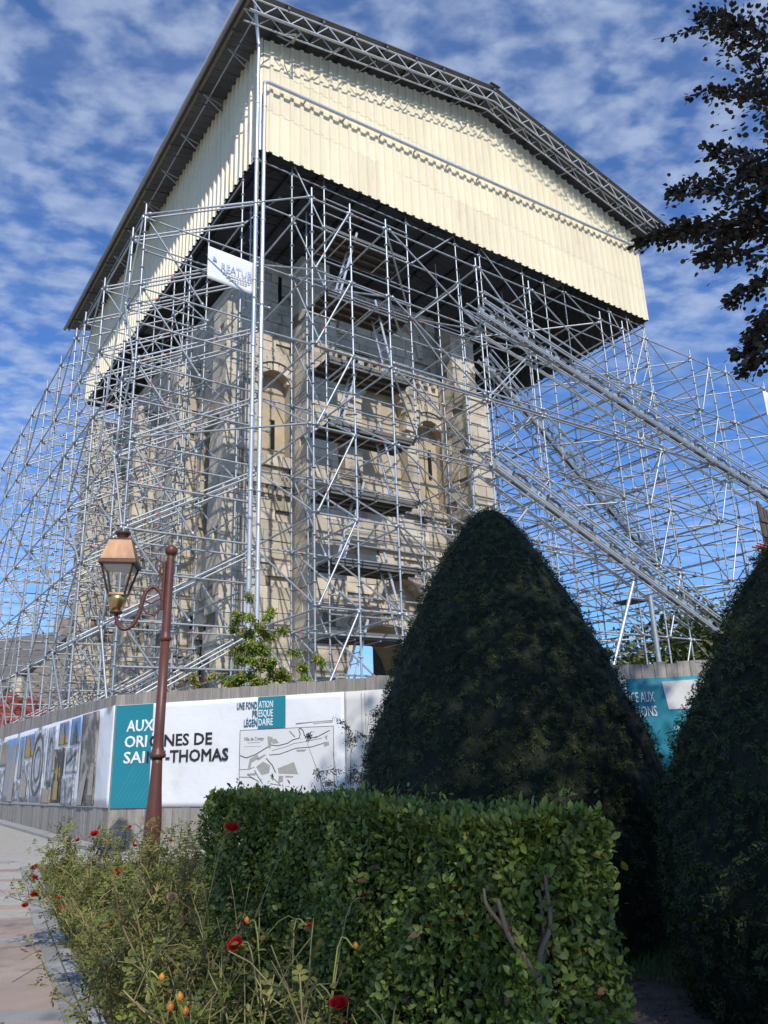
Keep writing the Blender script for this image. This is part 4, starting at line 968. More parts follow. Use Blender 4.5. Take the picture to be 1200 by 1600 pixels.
# ---- inclined lattice runs (raking box beams with perforated plates)
def raker(name, P0, P1, label, n, wd=0.7, ht=0.42):
    P0, P1 = Vector(P0), Vector(P1); base = Vector((P1.x, P1.y, GZ)); rt = thing(name, site(base.x, base.y, GZ), label, 'raking beam', rz=THETA)
    d = (P1 - P0).normalized(); up = Vector((-d.z, 0, d.x)); L = (P1 - P0).length
    for dw in (0, wd):
        for du in (0.0, 0.07, ht, ht + 0.09, ht + 0.34):
            o = Vector((0, dw, 0)) + up * du
            MB(base).tube([P0 + o, P1 + o], 0.027, 6).build('chord', M_GALVP, rt, True)
    for k in range(n):                                 # plates with a punched hole, one after another
        c = P0 + d * (L * (k + 0.5) / n) + up * (ht * 0.55) + Vector((0, wd * 0.15, 0)); hl, hh = L / n * 0.44, ht * 0.44
        b = MB(base); ring = []; out = []
        for q in range(8):
            t = PI / 4 * q + PI / 8; ring.append(c + d * (0.45 * hl * math.cos(t)) + up * (0.55 * hh * math.sin(t)))
            sx, sy = math.cos(t), math.sin(t); f = 1 / max(abs(sx), abs(sy)); out.append(c + d * (hl * sx * f) + up * (hh * sy * f))
        for q in range(8):
            a, e = q, (q + 1) % 8; b.quad(out[a], out[e], ring[e], ring[a])
        tilt = Vector((0, 0.10, 0)); b.quad(c - d * hl + up * hh, c - d * hl - up * hh, c - d * hl - up * hh + tilt, c - d * hl + up * hh + tilt)
        tilt = up * 0.05; b.quad(c - d * hl - up * hh, c + d * hl - up * hh, c + d * hl - up * hh + Vector((0, 0.10, 0)), c - d * hl - up * hh + Vector((0, 0.10, 0)))
        b.build('perforated_plate', M_GALV if k % 2 == 0 else M_DECK, rt)
    for k in range(n // 2):
        c = P0 + d * (L * (k + 0.25) / (n // 2)); MB(base).tube([c, c + Vector((0, wd, 0))], 0.0242, 6).build('cross_tube', M_GALV, rt, True)
raker('raking_beam', (12.6, 13.05, 12.75), (28.5, 13.05, 9.08), 'upper inclined lattice beam of tubes and punched plates', 26)
raker('raking_beam', (12.7, 13.05, 8.35), (23.2, 13.05, 3.85), 'lower inclined lattice beam running down to the clipped yew', 18)
raker('raking_beam', (17.6, 18.3, 15.2), (26.5, 18.3, 8.3), 'steep dark inclined lattice beam behind the other two', 16, 0.6, 0.45)
# prop and small deck carrying the lower beam
pp = thing('steel_prop', site(18.4, 13.3, GZ), 'thick grey prop post and slanting pole under the lower lattice beam', 'prop', rz=THETA); PB = Vector((18.4, 13.3, GZ))
MB(PB).tube([(18.45, 13.25, GZ), (18.45, 13.25, 5.6)], 0.07, 10).build('post', M_GALV, pp, True); MB(PB).tube([(16.0, 13.0, 3.2), (17.6, 13.1, 5.9)], 0.05, 10).build('slanting_pole', M_GALV, pp, True)
MB(PB).box(17.75, 18.4, 13.3, 14.0, 5.45, 5.5).build('small_deck', M_PLY, pp)
# advertising sheets tied to the scaffold
fl = thing('advert_sheet', site(6.7, 15.98, 13.1), 'white contractor sheet lettered REATUB tied to the corner scaffold', 'sign', rz=THETA)
wavy(-0.62, 0.63, 0.1, 1.05, 0.0, 0.010, 12, 16, 8, 0.03, 1.0).build('sheet', M_VINYL, fl, True)
text_part('lettering', 'REATUB', fl, 0.30, 0.84, mat('pale_blue_ink', (0.42, 0.46, 0.62), 0.6), -0.26, 0.46, -0.035, 'LEFT')
b = MB(); b.quad((-0.5, -0.035, 0.66), (-0.38, -0.035, 0.64), (-0.40, -0.035, 0.70), (-0.47, -0.035, 0.80)); b.build('emblem', mat('blue_emblem', (0.28, 0.33, 0.62), 0.6), fl)
for k, (x0, x1, zq) in enumerate(((-0.22, 0.58, 0.37), (-0.12, 0.5, 0.29), (-0.05, 0.42, 0.23))):
    b = MB()
    x = x0
    while x < x1: b.box(x, x + 0.055, -0.036, -0.032, zq, zq + 0.028); x += 0.075
    b.build('small_print', M_MAPG, fl)
f2 = thing('advert_sheet', site(27.4, 13.3, 13.3), 'white sheet hanging from the scaffold at the right edge of view', 'sign', rz=THETA)
wavy(-0.15, 1.3, 0.0, 1.0, 0.0, 0.03, 14, 12, 8, 0.0, 0.95).build('sheet', M_VINYL, f2, True)
# timber hopper at the end of the upper beam
hp = thing('timber_hopper', site(23.9, 12.3, 7.4), 'dark plank hopper with red tubes beneath the upper beam at right', 'hopper', rz=THETA)
for k in range(7):
    b = MB(); b.box(-0.55 + k * 0.16, -0.55 + k * 0.16 + (0.15 if k == 0 else 0.10), -0.02, 0.02, 0.2, 1.55 - k * 0.08); b.build('plank', M_WOODD, hp)
for zq in (0.35, 0.85): b = MB(); b.box(-0.55, 0.6, -0.06, -0.022, zq, zq + 0.12); b.build('rail', M_WOODD, hp)
for k in range(5):
    MB().tube([(-0.95 + k * 0.05, -0.35 + k * 0.16, 0.06), (0.7, -0.35 + k * 0.16, 0.10)], 0.03, 6, cap=True).build('red_tube', M_REDTUBE, hp, True)
MB().box(-0.3, -0.1, 0.1, 0.3, -7.2, 0.0).build('leg', M_WOODD, hp)
MB().box(0.35, 0.55, 0.1, 0.3, -7.2, 0.0).build('leg', M_WOODD, hp)
# ================================================================== street lamp
LPX = Vector((-2.98, 10.05, gz(0, 10.05)))
lamp = thing('street_lamp', LPX, 'brown cast iron street lamp with copper lantern on a scrolled arm', 'street lamp')
lamp.rotation_euler = (0, R(0.9), 0)
prof = [(r * 0.66, z) for r, z in [(0.20, 0.0), (0.20, 0.05), (0.165, 0.10), (0.15, 0.45), (0.165, 0.50), (0.17, 0.56), (0.15, 0.62), (0.145, 0.74), (0.155, 0.80), (0.150, 0.95), (0.118, 1.25), (0.098, 1.55), (0.095, 1.63)]]
MB().lathe(prof, 20).build('base', M_LAMP, lamp, True)
MB().lathe([(0.073, 1.62), (0.10, 1.635), (0.104, 1.67), (0.082, 1.70), (0.068, 1.76), (0.063, 1.9), (0.058, 3.10)], 20).build('shaft', M_LAMP, lamp, True)
MB().lathe([(0.058, 3.08), (0.078, 3.10), (0.080, 3.13), (0.066, 3.16), (0.058, 3.22), (0.052, 4.20), (0.046, 4.24)], 20).build('upper_shaft', M_LAMP, lamp, True)
MB().lathe([(0.04, 4.22)] + [(max(0.085 * math.sin(t), 0.005), 4.31 - 0.085 * math.cos(t)) for t in np.linspace(0.5, PI, 9)], 16).build('ball_finial', M_LAMP, lamp, True)
LX = -0.64                                             # lantern axis
armd = Vector((-0.96, -0.30, 0)).normalized()
def ap(x, z): return (armd.x * x, armd.y * x, z)
def curve(pts, n=8):
    out = []; P = [Vector(p) for p in pts]; P = [P[0] * 2 - P[1]] + P + [P[-1] * 2 - P[-2]]
    for i in range(1, len(P) - 2):
        for k in range(n):
            t = k / n; a, b_, c, d = P[i - 1], P[i], P[i + 1], P[i + 2]
            out.append(0.5 * ((2 * b_) + (c - a) * t + (2 * a - 5 * b_ + 4 * c - d) * t * t + (3 * b_ - a - 3 * c + d) * t ** 3))
    out.append(P[-2]); return out
arm = curve([ap(0.07, 3.62), ap(0.10, 3.72), ap(0.19, 3.80), ap(0.28, 3.74), ap(0.325, 3.60), ap(0.36, 3.42), ap(0.43, 3.28), ap(0.53, 3.23), ap(0.61, 3.30), ap(0.64, 3.42)])
armo = MB().tube(arm, 0.026, 8).build('arm', M_LAMP, lamp, True)
for pts in ([ap(0.07, 3.56), ap(0.14, 3.46), ap(0.24, 3.44), ap(0.31, 3.52), ap(0.30, 3.63)], [ap(0.07, 3.66), ap(0.15, 3.62), ap(0.22, 3.58), ap(0.30, 3.62)],
            [ap(0.07, 3.84), ap(0.14, 4.00), ap(0.19, 4.10), ap(0.15, 4.17), ap(0.09, 4.12), ap(0.11, 4.06)], [ap(0.06, 4.02), ap(0.11, 3.98), ap(0.13, 4.06), ap(0.10, 4.08)]):
    MB().tube(curve(pts, 6), 0.012, 6).build('scroll', M_LAMP, armo, True)
MB().tube([ap(0.073, 3.5), ap(0.073, 4.15)], 0.022, 8).build('arm_bracket', M_LAMP, lamp, True)
for k in range(5):
    p = arm[8 + k * 9]; MB().lathe([(0.01, -0.03), (0.034, 0), (0.01, 0.03)], 8, p).build('leaf_knot', M_LAMP, armo, True)
cx = Vector(ap(0.64, 0)); q4 = R(45 + 9)
lant = MB().lathe([(0.05, 3.42), (0.075, 3.43), (0.08, 3.46), (0.05, 3.48)], 12, cx).build('lantern_cup', M_COPD, lamp, True)
MB().lathe([(0.055, 3.48), (0.085, 3.52), (0.118, 3.60), (0.125, 3.66)], 12, cx).build('brass_bowl', M_BRASS, lamp, True)
MB().lathe([(0.150, 3.655), (0.155, 3.67), (0.150, 3.69)], 4, cx, rot=q4).build('lower_rim', M_COPPER, lamp)
for k in range(4):
    a = q4 + k * PI / 2; d = Vector((math.cos(a), math.sin(a), 0))
    MB().bar(cx + d * 0.145 + Vector((0, 0, 3.67)), cx + d * 0.285 + Vector((0, 0, 4.06)), 0.022, 0.022).build('corner_bar', M_COPD, lamp)
gl = bpy.data.materials.new('lantern_glass'); gl.use_nodes = True; nt = gl.node_tree; nt.nodes.clear(); o_ = nt.nodes.new('ShaderNodeOutputMaterial'); tr_ = nt.nodes.new('ShaderNodeBsdfTransparent'); gs = nt.nodes.new('ShaderNodeBsdfGlossy'); gs.inputs['Roughness'].default_value = 0.05; mx_ = nt.nodes.new('ShaderNodeMixShader'); mx_.inputs[0].default_value = 0.10
nt.links.new(tr_.outputs[0], mx_.inputs[1]); nt.links.new(gs.outputs[0], mx_.inputs[2]); nt.links.new(mx_.outputs[0], o_.inputs[0])
for k in range(4):
    a0, a1 = q4 + k * PI / 2, q4 + (k + 1) * PI / 2; d0, d1 = Vector((math.cos(a0), math.sin(a0), 0)), Vector((math.cos(a1), math.sin(a1), 0))
    MB().quad(cx + d0 * 0.143 + Vector((0, 0, 3.69)), cx + d1 * 0.143 + Vector((0, 0, 3.69)), cx + d1 * 0.278 + Vector((0, 0, 4.05)), cx + d0 * 0.278 + Vector((0, 0, 4.05))).build('pane', gl, lamp)
MB().lathe([(0.325, 4.05), (0.335, 4.07), (0.33, 4.11), (0.31, 4.12)], 4, cx, rot=q4).build('lantern_eave', M_COPD, lamp)
MB().lathe([(0.24, 4.02), (0.27, 4.05)], 4, cx, rot=q4).build('reflector', M_PLASW, lamp)
MB().lathe([(0.315, 4.12), (0.295, 4.16), (0.205, 4.38), (0.195, 4.40)], 4, cx, rot=q4).build('copper_hood', M_COPPER, lamp)
MB().lathe([(0.20, 4.395), (0.205, 4.405), (0.20, 4.415)], 4, cx, rot=q4).build('hood_rim', M_COPD, lamp)
MB().lathe([(0.075, 4.41), (0.065, 4.46), (0.085, 4.49), (0.105, 4.51), (0.10, 4.53), (0.03, 4.54)], 14, cx).build('chimney_cap', M_COPD, lamp, True)

# ================================================================== clipped yews
def yew(loc, H, Rm, label, n, seed):
    global rng
    rng = np.random.default_rng(seed); root = thing('clipped_yew', loc, label, 'yew', 'clipped yews')
    zz_ = np.array([0, 0.07, 0.2, 0.32, 0.475, 0.675, 0.80, 0.875, 0.935, 0.972, 0.992, 1.0]) * H
    rr = np.array([0.90, 0.96, 1.0, 0.965, 0.85, 0.625, 0.455, 0.345, 0.235, 0.145, 0.065, 0.0]) * Rm
    ph = rng.uniform(0, 6.28, 8)
    def rad(z, a):
        r = np.interp(z, zz_, rr)
        return r * (1 + 0.018 * np.sin(3 * a + ph[0] + z * 1.3) + 0.015 * np.sin(7 * a + ph[1] - z * 4.1) + 0.012 * np.sin(13 * a + ph[2] + z * 7.0) + 0.008 * np.sin(23 * a + ph[3] - z * 15)) + 0.012 * np.sin(a * 5 + z * 9 + ph[4])
    nz, na = 60, 72; zs = np.linspace(0.0, H - 0.05, nz); V = []; F = []
    for z in zs:
        for k in range(na):
            a = 2 * PI * k / na; r = max(float(rad(z, a)) - 0.055, 0.02); V.append((r * math.cos(a), r * math.sin(a), z))
    for j in range(nz - 1):
        for k in range(na): F.append((j * na + k, j * na + (k + 1) % na, (j + 1) * na + (k + 1) % na, (j + 1) * na + k))
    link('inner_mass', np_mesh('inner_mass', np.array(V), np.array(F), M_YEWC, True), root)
    MB().tube([(0, 0, -0.1), (0, 0, 0.6)], [0.16, 0.12], 10).build('trunk', M_BARK, root, True)
    zt = np.concatenate([rng.uniform(0, 1, n * 3)]) * H; pk = rng.uniform(0, 1, n * 3) < (np.interp(zt, zz_, rr) / Rm + 0.06); zt = zt[pk][:n]; n = len(zt)
    a = rng.uniform(0, 2 * PI, n); clump = 0.014 * np.sin(a * 31 + zt * 17) * np.sin(zt * 41 + a * 9) + 0.013 * np.sin(zt * 62 + a * 37) * np.sin(a * 53 - zt * 11)
    r = rad(zt, a) + rng.uniform(-0.065, 0.012, n) + clump
    P = np.stack([r * np.cos(a), r * np.sin(a), zt], 1); dr = np.interp(zt - 0.1, zz_, rr) - np.interp(zt + 0.1, zz_, rr)
    out = np.stack([np.cos(a), np.sin(a), dr / 0.2 * 0.9], 1); out /= np.linalg.norm(out, axis=1, keepdims=True)
    # needles stand in two ranks along short sprays
    nc = n // 14; ci = rng.integers(0, nc, n); C = P[:nc]; co = out[:nc]; cd = co * 0.55 + rand_unit(nc) * 0.70 + np.array([0, 0, -0.10]); cd /= np.linalg.norm(cd, axis=1, keepdims=True)
    cs = np.cross(cd, co + rand_unit(nc) * 0.3); cs /= np.maximum(np.linalg.norm(cs, axis=1, keepdims=True), 1e-6); f = rng.uniform(-0.058, 0.008, n); sg = np.where(rng.uniform(0, 1, n) < 0.5, -1.0, 1.0)
    P = C[ci] + cd[ci] * f[:, None]; out = co[ci]; D = cd[ci] * 0.7 + cs[ci] * (sg * 0.8)[:, None] + rand_unit(n) * 0.25; Nn = np.cross(cd[ci], cs[ci]) + rand_unit(n) * 0.3
    L = rng.uniform(0.018, 0.036, n)
    tag(link('foliage', leaf_mesh('foliage', P, D, Nn, L, M_YEW, 'blade', 1.5), root), kind='stuff')
    q = rng.choice(n, 420, replace=False); tag(link('stray_shoots', leaf_mesh('stray_shoots', P[q] + out[q] * 0.012, out[q] + rand_unit(420) * 0.5 + np.array([0, 0, 0.3]), Nn[q], L[q] * 2.2, M_YEW, 'blade', 0.7), root), kind='stuff')
    k = rng.choice(n, 150, replace=False); k = k[np.sin(P[k][:, 0] * 5 + ph[5]) + np.sin(P[k][:, 2] * 3.3 + ph[6]) > 0.3]
    if len(k): tag(link('brown_sprigs', leaf_mesh('brown_sprigs', P[k] + out[k] * 0.01, D[k], Nn[k], L[k] * 2.6, M_YEWB, 'blade', 0.8), root), kind='stuff')
    return root
yew((1.10, 7.75, 0), 4.06, 1.49, 'tall clipped yew cone standing behind the hedge, nearest the map banner', 210000, 11)
yew((3.22, 5.25, 0), 3.32, 1.56, 'clipped yew cone cut off by the right edge of view', 230000, 12)

# ================================================================== hedge
rng = np.random.default_rng(21)
HA, HB = Vector((-1.13, 5.06, 0)), Vector((0.34, 2.48, 0)); hd = (HB - HA).normalized(); hn = Vector((hd.y, -hd.x, 0)) * -1      # hn: away from the path, backwards
if hn.x < 0: hn = -hn
HLn = (HB - HA).length; HT = 0.37; HH = 1.365
hedge = thing('privet_hedge', HA, 'box-clipped green privet hedge in front of the yews', 'hedge')
hx, hy = np.array(hd), np.array(hn)
def hpos(s, t, z): return s[:, None] * hx + t[:, None] * hy + z[:, None] * np.array([0, 0, 1.0])
def hedge_leaves(n, face):
    s = rng.uniform(-0.04, HLn + 0.04, n); t = rng.uniform(-0.03, HT, n); z = rng.uniform(0.05, HH, n); dpt = rng.exponential(0.055, n) - 0.035
    und = lambda a, b: 0.035 * np.sin(a * 4.1 + b * 3.0) + 0.025 * np.sin(a * 9.3 - b * 6.1) + 0.015 * np.sin(a * 19 + b * 15)
    if face == 'front': t = dpt + und(s, z) + 0.05 * np.clip((z - 1.22) / 0.15, 0, 1) ** 2; nn = np.tile(-hy, (n, 1))
    elif face == 'back': t = HT - dpt; nn = np.tile(hy, (n, 1))
    elif face == 'end': s = HLn - dpt + und(t * 2, z) * 0.8; nn = np.tile(hx, (n, 1))
    elif face == 'far': s = dpt + 0.05 * np.clip((z - 1.2) / 0.17, 0, 1) ** 2; nn = np.tile(-hx, (n, 1))
    else: z = HH - dpt * 0.7 + und(s, t * 2) * 0.3; nn = np.tile(np.array([0, 0, 1.0]), (n, 1))
    P = hpos(s, t, z)
    if face == 'top': P[:, 2] += (rng.uniform(0, 1, n) < 0.02) * rng.uniform(0, 0.07, n)
    D = nn * 0.35 + rand_unit(n) * 0.75 + np.array([0, 0, 0.25]); Nn = nn * 0.8 + np.array([0, 0, 0.55]) + rand_unit(n) * 0.55
    return P, D, Nn
parts = [hedge_leaves(n, f) for n, f in ((42000, 'front'), (12000, 'end'), (19000, 'top'), (4000, 'back'), (4000, 'far'))]
P = np.concatenate([p[0] for p in parts]); D = np.concatenate([p[1] for p in parts]); Nn = np.concatenate([p[2] for p in parts])
# the gap at the near corner where bare wood shows
sc_ = P @ hx; tc_ = P @ hy; zc_ = P[:, 2]
hole = (np.abs(sc_ - (HLn - 0.02)) < 0.10) & (np.abs(tc_ - 0.12) < 0.09) & (zc_ < 1.22) & (rng.uniform(0, 1, len(P)) < 0.75)
P, D, Nn = P[~hole], D[~hole], Nn[~hole]
L = rng.uniform(0.016, 0.040, len(P))
leaves(hedge, P, D, Nn, L, M_PRIVET, 'leaf', 'foliage', 300, 'round', 0.95)
sel = rng.choice(len(P), 420, replace=False); tag(link('yellowed_leaves', leaf_mesh('yellowed_leaves', P[sel] + np.array([0, 0, 0.008]), D[sel], Nn[sel], L[sel] * 1.05, M_SAPY), hedge), kind='stuff')
sel = rng.choice(len(P), 260, replace=False); tag(link('dead_leaves', leaf_mesh('dead_leaves', P[sel] - hy * 0.008, D[sel] + np.array([0, 0, -0.8]), Nn[sel], L[sel] * 1.1, M_LITTER), hedge), kind='stuff')
tops = np.where(P[:, 2] > HH - 0.07)[0]; sel = rng.choice(tops, 2600, replace=False); tag(link('sun_tinted_young_shoots', leaf_mesh('sun_tinted_young_shoots', P[sel] + np.array([0, 0, 0.015]), D[sel] + np.array([0, 0, 0.9]), Nn[sel], L[sel], mat('sun_tinted_young_privet', (0.24, 0.30, 0.06), 0.5, 0, 0.2, 3, rnd=0.3, island='both', trans=0.3)), hedge), kind='stuff')  # new growth, its lighter green also painting sunlight onto the hedge top
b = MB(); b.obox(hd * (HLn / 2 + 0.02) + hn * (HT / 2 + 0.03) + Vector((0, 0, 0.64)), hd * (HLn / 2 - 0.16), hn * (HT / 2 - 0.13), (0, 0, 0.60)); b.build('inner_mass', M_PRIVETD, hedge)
def bough(pts, r0, r1, nm='bare_branch', par=hedge, m=M_TWIG):
    pts = curve(pts, 5); n = len(pts); MB().tube(pts, [r0 + (r1 - r0) * i / (n - 1) for i in range(n)], 7).build(nm, m, par, True)
def hp_(s, t, z): return hd * s + hn * t + Vector((0, 0, z))
e = HLn - 0.02
bough([hp_(e - 0.02, 0.13, 0.0), hp_(e, 0.11, 0.45), hp_(e + 0.03, 0.07, 0.80), hp_(e + 0.04, 0.04, 0.98)], 0.017, 0.013)
bough([hp_(e + 0.04, 0.04, 0.98), hp_(e + 0.05, 0.0, 1.03), hp_(e + 0.03, -0.04, 1.10), hp_(e + 0.02, -0.06, 1.19)], 0.012, 0.006)
bough([hp_(e + 0.04, 0.04, 0.98), hp_(e + 0.05, 0.06, 1.05), hp_(e + 0.05, 0.10, 1.11), hp_(e + 0.04, 0.105, 1.24)], 0.011, 0.006)
bough([hp_(e + 0.04, 0.05, 0.97), hp_(e + 0.03, 0.09, 1.06), hp_(e + 0.03, 0.085, 1.20)], 0.008, 0.005)
bough([hp_(e + 0.02, -0.03, 1.10), hp_(e + 0.01, -0.09, 1.17), hp_(e + 0.01, -0.10, 1.22)], 0.006, 0.004)
for k in range(26):
    s0, t0 = random.uniform(0.1, HLn - 0.1), random.uniform(0.1, HT - 0.1)
    bough([hp_(s0, t0, 0.0), hp_(s0 + random.uniform(-.1, .1), t0 + random.uniform(-.1, .1), 0.5), hp_(s0 + random.uniform(-.2, .2), t0 + random.uniform(-.15, .15), 1.1)], 0.014, 0.005, 'stem')

# ================================================================== roses
def bloom(par, p, r, m, up=None, nm='bloom'):
    """a double rose: petals in three whorls round a tight heart"""
    up = np.array(up if up is not None else (0.0, -0.5, 0.9), float); up /= np.linalg.norm(up)
    a = np.cross(up, [0.3, 0.9, 0.2]); a /= np.linalg.norm(a); c = np.cross(up, a); Pl, Dl, Nl, Ll = [], [], [], []
    for k, (n_, tilt, ln, rr0) in enumerate(((7, 0.55, 1.0, 0.16), (7, 1.1, 0.95, 0.12), (6, 1.9, 0.88, 0.08), (5, 3.2, 0.8, 0.03))):
        for q in range(n_):
            t = 2 * PI * (q + 0.5 * k) / n_ + random.uniform(-.2, .2); dr_ = a * math.cos(t) + c * math.sin(t)
            Pl.append(np.array(p) + dr_ * r * rr0); Dl.append(dr_ + up * tilt); Nl.append(up - dr_ * 0.6 * k); Ll.append(r * ln)
    return link(nm, leaf_mesh(nm, np.array(Pl), np.array(Dl), np.array(Nl), np.array(Ll), m, 'petal', 1.15), par)
def hip(par, p, r):
    MB().lathe([(0.15 * r, 1.35 * r), (0.3 * r, 1.15 * r), (0.85 * r, 0.6 * r), (r, 0), (0.85 * r, -0.6 * r), (0.3 * r, -1.0 * r), (0.1 * r, -1.1 * r)][::-1], 10, p).build('hip', M_HIP, par, True)
def stalk_leaves(root, c):
    n = 22; idx = rng.integers(0, max(len(c) - 2, 1), n); base = np.array([tuple(c[i]) for i in idx]); d = rand_unit(n) * np.array([1, 1, 0.4]); L = rng.uniform(0.022, 0.042, n)
    leaf_objects('leaf', base + d * 0.02, d, rand_unit(n) * 0.4 + np.array([0, -0.3, 0.8]), L, M_ROSEL, root)
def rose_bush(x, y, h, spread, ncane, nleaf, label, group=None, blooms=(), hips=(), near=0, lean=(0, 0)):
    root = thing('rose_bush', (x, y, gz(x, y)), label, 'rose bush', group); tips = []; cm = MB(); Pl = []; Dl = []
    for k in range(ncane):
        a = random.uniform(0, 6.28); rr0 = random.uniform(0.02, 0.08); hh = h * random.uniform(0.55, 1.0); sp = spread * random.uniform(0.3, 1.0)
        p0 = Vector((rr0 * math.cos(a), rr0 * math.sin(a), -0.02)); p3 = Vector((sp * math.cos(a) + lean[0], sp * math.sin(a) + lean[1], hh))
        p1 = p0.lerp(p3, 0.35) + Vector((random.uniform(-.08, .08), random.uniform(-.08, .08), 0.12 * h)); p2 = p0.lerp(p3, 0.72) + Vector((random.uniform(-.1, .1), random.uniform(-.1, .1), 0.06 * h))
        c = curve([p0, p1, p2, p3], 5); n = len(c); MB().tube(c, [0.0075 - 0.005 * i / n for i in range(n)], 5).build('cane', M_CANE, root, True); tips.append(p3)
        for q in range(random.randint(2, 5)):        # side shoots
            i = random.randint(n // 3, n - 2); s0 = c[i]; s1 = s0 + Vector((random.uniform(-.16, .16), random.uniform(-.16, .16), random.uniform(0.02, 0.22)))
            cm.tube([s0, s0.lerp(s1, 0.5) + Vector((0, 0, 0.02)), s1], [0.0035, 0.003, 0.0018], 4)
            for f in (0.4, 0.7, 1.0): Pl.append(s0.lerp(s1, f)); Dl.append((s1 - s0).normalized())
        for i in range(n // 3, n): Pl.append(c[i]); Dl.append((c[i] - c[i - 1]).normalized())
    if cm.v: tag(cm.build('side_shoots', M_CANE, root, True), kind='stuff')
    Pa = np.array([tuple(p) for p in Pl]); idx = rng.integers(0, len(Pa), nleaf)
    base = Pa[idx] + rng.normal(0, 0.018, (nleaf, 3)); dirs = rand_unit(nleaf) + np.array([0, 0, 0.1]); dirs /= np.linalg.norm(dirs, axis=1, keepdims=True)
    LP, LD, LN, LL = [], [], [], []
    side = np.cross(dirs, np.array([0, 0, 1.0])); side /= np.maximum(np.linalg.norm(side, axis=1, keepdims=True), 1e-6); up = np.cross(side, dirs)
    sz = rng.uniform(0.020, 0.036, nleaf)
    for (f, sg) in ((0.035, 1), (0.035, -1), (0.065, 1), (0.065, -1), (0.08, 0)):   # compound leaf: five leaflets
        LP.append(base + dirs * f); LD.append(dirs * (0.6 if sg else 1.0) + side * sg * 0.9); LN.append(up + rand_unit(nleaf) * 0.3); LL.append(sz * (1.1 if sg == 0 else 0.95))
    P_, D_, N_, L_ = np.concatenate(LP), np.concatenate(LD), np.concatenate(LN), np.concatenate(LL)
    leaves(root, P_, D_, N_, L_, M_ROSEL, 'leaf', 'foliage', near, 'round', 1.0)
    o = root.location
    for (bx_, by_, bz_, r, m) in blooms:
        p = Vector((bx_, by_, bz_)) - o; bloom(root, p, r, m, (random.uniform(-.3, .3), random.uniform(-.8, -.2), 0.8))
        t = min(tips, key=lambda q: (q - p).length); c = curve([t * 0.6, t.lerp(p, 0.6) + Vector((0, 0, 0.02)), p], 4); MB().tube(c, 0.003, 5).build('flower_stalk', M_CANE, root, True); stalk_leaves(root, c)
    for (bx_, by_, bz_, r) in hips:
        p = Vector((bx_, by_, bz_)) - o; hip(root, p, r); t = min(tips, key=lambda q: (q - p).length)
        c = curve([t * 0.5, t.lerp(p, 0.6) + Vector((0, 0, 0.02)), p - Vector((0, 0, r))], 4); MB().tube(c, 0.003, 5).build('hip_stalk', mat('green_stalk', (0.30, 0.34, 0.07), 0.6), root, True)
    return root
def ray_at(px, py, D):
    d = CAM_R.to_3x3() @ Vector((px - 600, 800 - py, -1195)); d = d / math.hypot(d.x, d.y); return Vector((0, 0, CAM_H)) + d * D
def fl_(px, py, D, r, m=None): p = ray_at(px, py, D); return (p.x, p.y, p.z, r, m or M_RED_P)
def hp2(px, py, D, r): p = ray_at(px, py, D); return (p.x, p.y, p.z, r)
GR = 'rose bushes in the bed'
rose_bush(-0.55, 3.35, 0.95, 0.45, 24, 480, 'nearest rose bush with green canes and orange hips at the bottom', GR,
          [fl_(370, 1480, 3.3, 0.035), fl_(530, 1575, 2.9, 0.036)], [hp2(253, 1527, 3.1, 0.011), hp2(281, 1558, 3.1, 0.013), hp2(266, 1573, 3.1, 0.013), hp2(290, 1580, 3.1, 0.012), hp2(386, 1438, 3.3, 0.010)], 120, (-0.1, 0))
rose_bush(-0.25, 3.05, 0.98, 0.32, 21, 256, 'twiggy rose bush with one faded flower close to the hedge face', GR, [fl_(575, 1400, 3.25, 0.022), fl_(483, 1448, 3.2, 0.014)], [hp2(556, 1478, 3.0, 0.010)], 60, (0.05, 0))
rose_bush(-1.05, 4.15, 1.08, 0.42, 21, 480, 'rose bush with a red flower rising before the left end of the hedge', GR, [fl_(362, 1299, 4.3, 0.045), fl_(440, 1342, 4.1, 0.014), fl_(385, 1442, 4.0, 0.02)], [hp2(480, 1450, 3.9, 0.014)], 60)
rose_bush(-1.55, 4.9, 0.72, 0.45, 19, 544, 'low leafy rose bush at the lower middle of the bed', GR, [fl_(160, 1490, 5.6, 0.022), fl_(230, 1445, 5.2, 0.02), fl_(217, 1444, 5.3, 0.016)], [hp2(218, 1555, 5.0, 0.016)], 30)
rose_bush(-2.15, 6.3, 0.75, 0.5, 21, 608, 'bushy rose with yellowing leaves beside the sett edging', GR, [fl_(99, 1421, 7.3, 0.03), fl_(92, 1404, 7.5, 0.02), fl_(164, 1452, 6.2, 0.02)], [hp2(158, 1603 - 110, 6.2, 0.02)])
rose_bush(-2.0, 7.2, 0.9, 0.55, 22, 672, 'rose bush with a pale faded flower right of the lamp foot', GR, [fl_(268, 1405, 7.0, 0.05, M_PINK_P), fl_(182, 1365, 7.8, 0.05), fl_(176, 1442, 6.9, 0.024)], [])
rose_bush(-2.75, 7.9, 0.85, 0.6, 22, 672, 'rose bush spreading over the path with three red flowers', GR, [fl_(55, 1358, 8.4, 0.045), fl_(54, 1400, 8.2, 0.045), fl_(39, 1417, 8.2, 0.035), fl_(55, 1373, 8.3, 0.03)], [], 0, (-0.25, 0))
rose_bush(-2.4, 9.0, 1.05, 0.55, 22, 672, 'tall rose bush with one red flower left of the lamp post', GR, [fl_(148, 1305, 9.5, 0.05), fl_(122, 1314, 9.6, 0.03)], [])
rose_bush(-3.45, 9.2, 1.0, 0.5, 21, 640, 'dry twiggy rose bush in front of the left hoarding corner', GR, [fl_(210, 1323, 9.3, 0.03), fl_(203, 1293, 9.5, 0.025), fl_(107, 1318, 9.7, 0.03)], [])
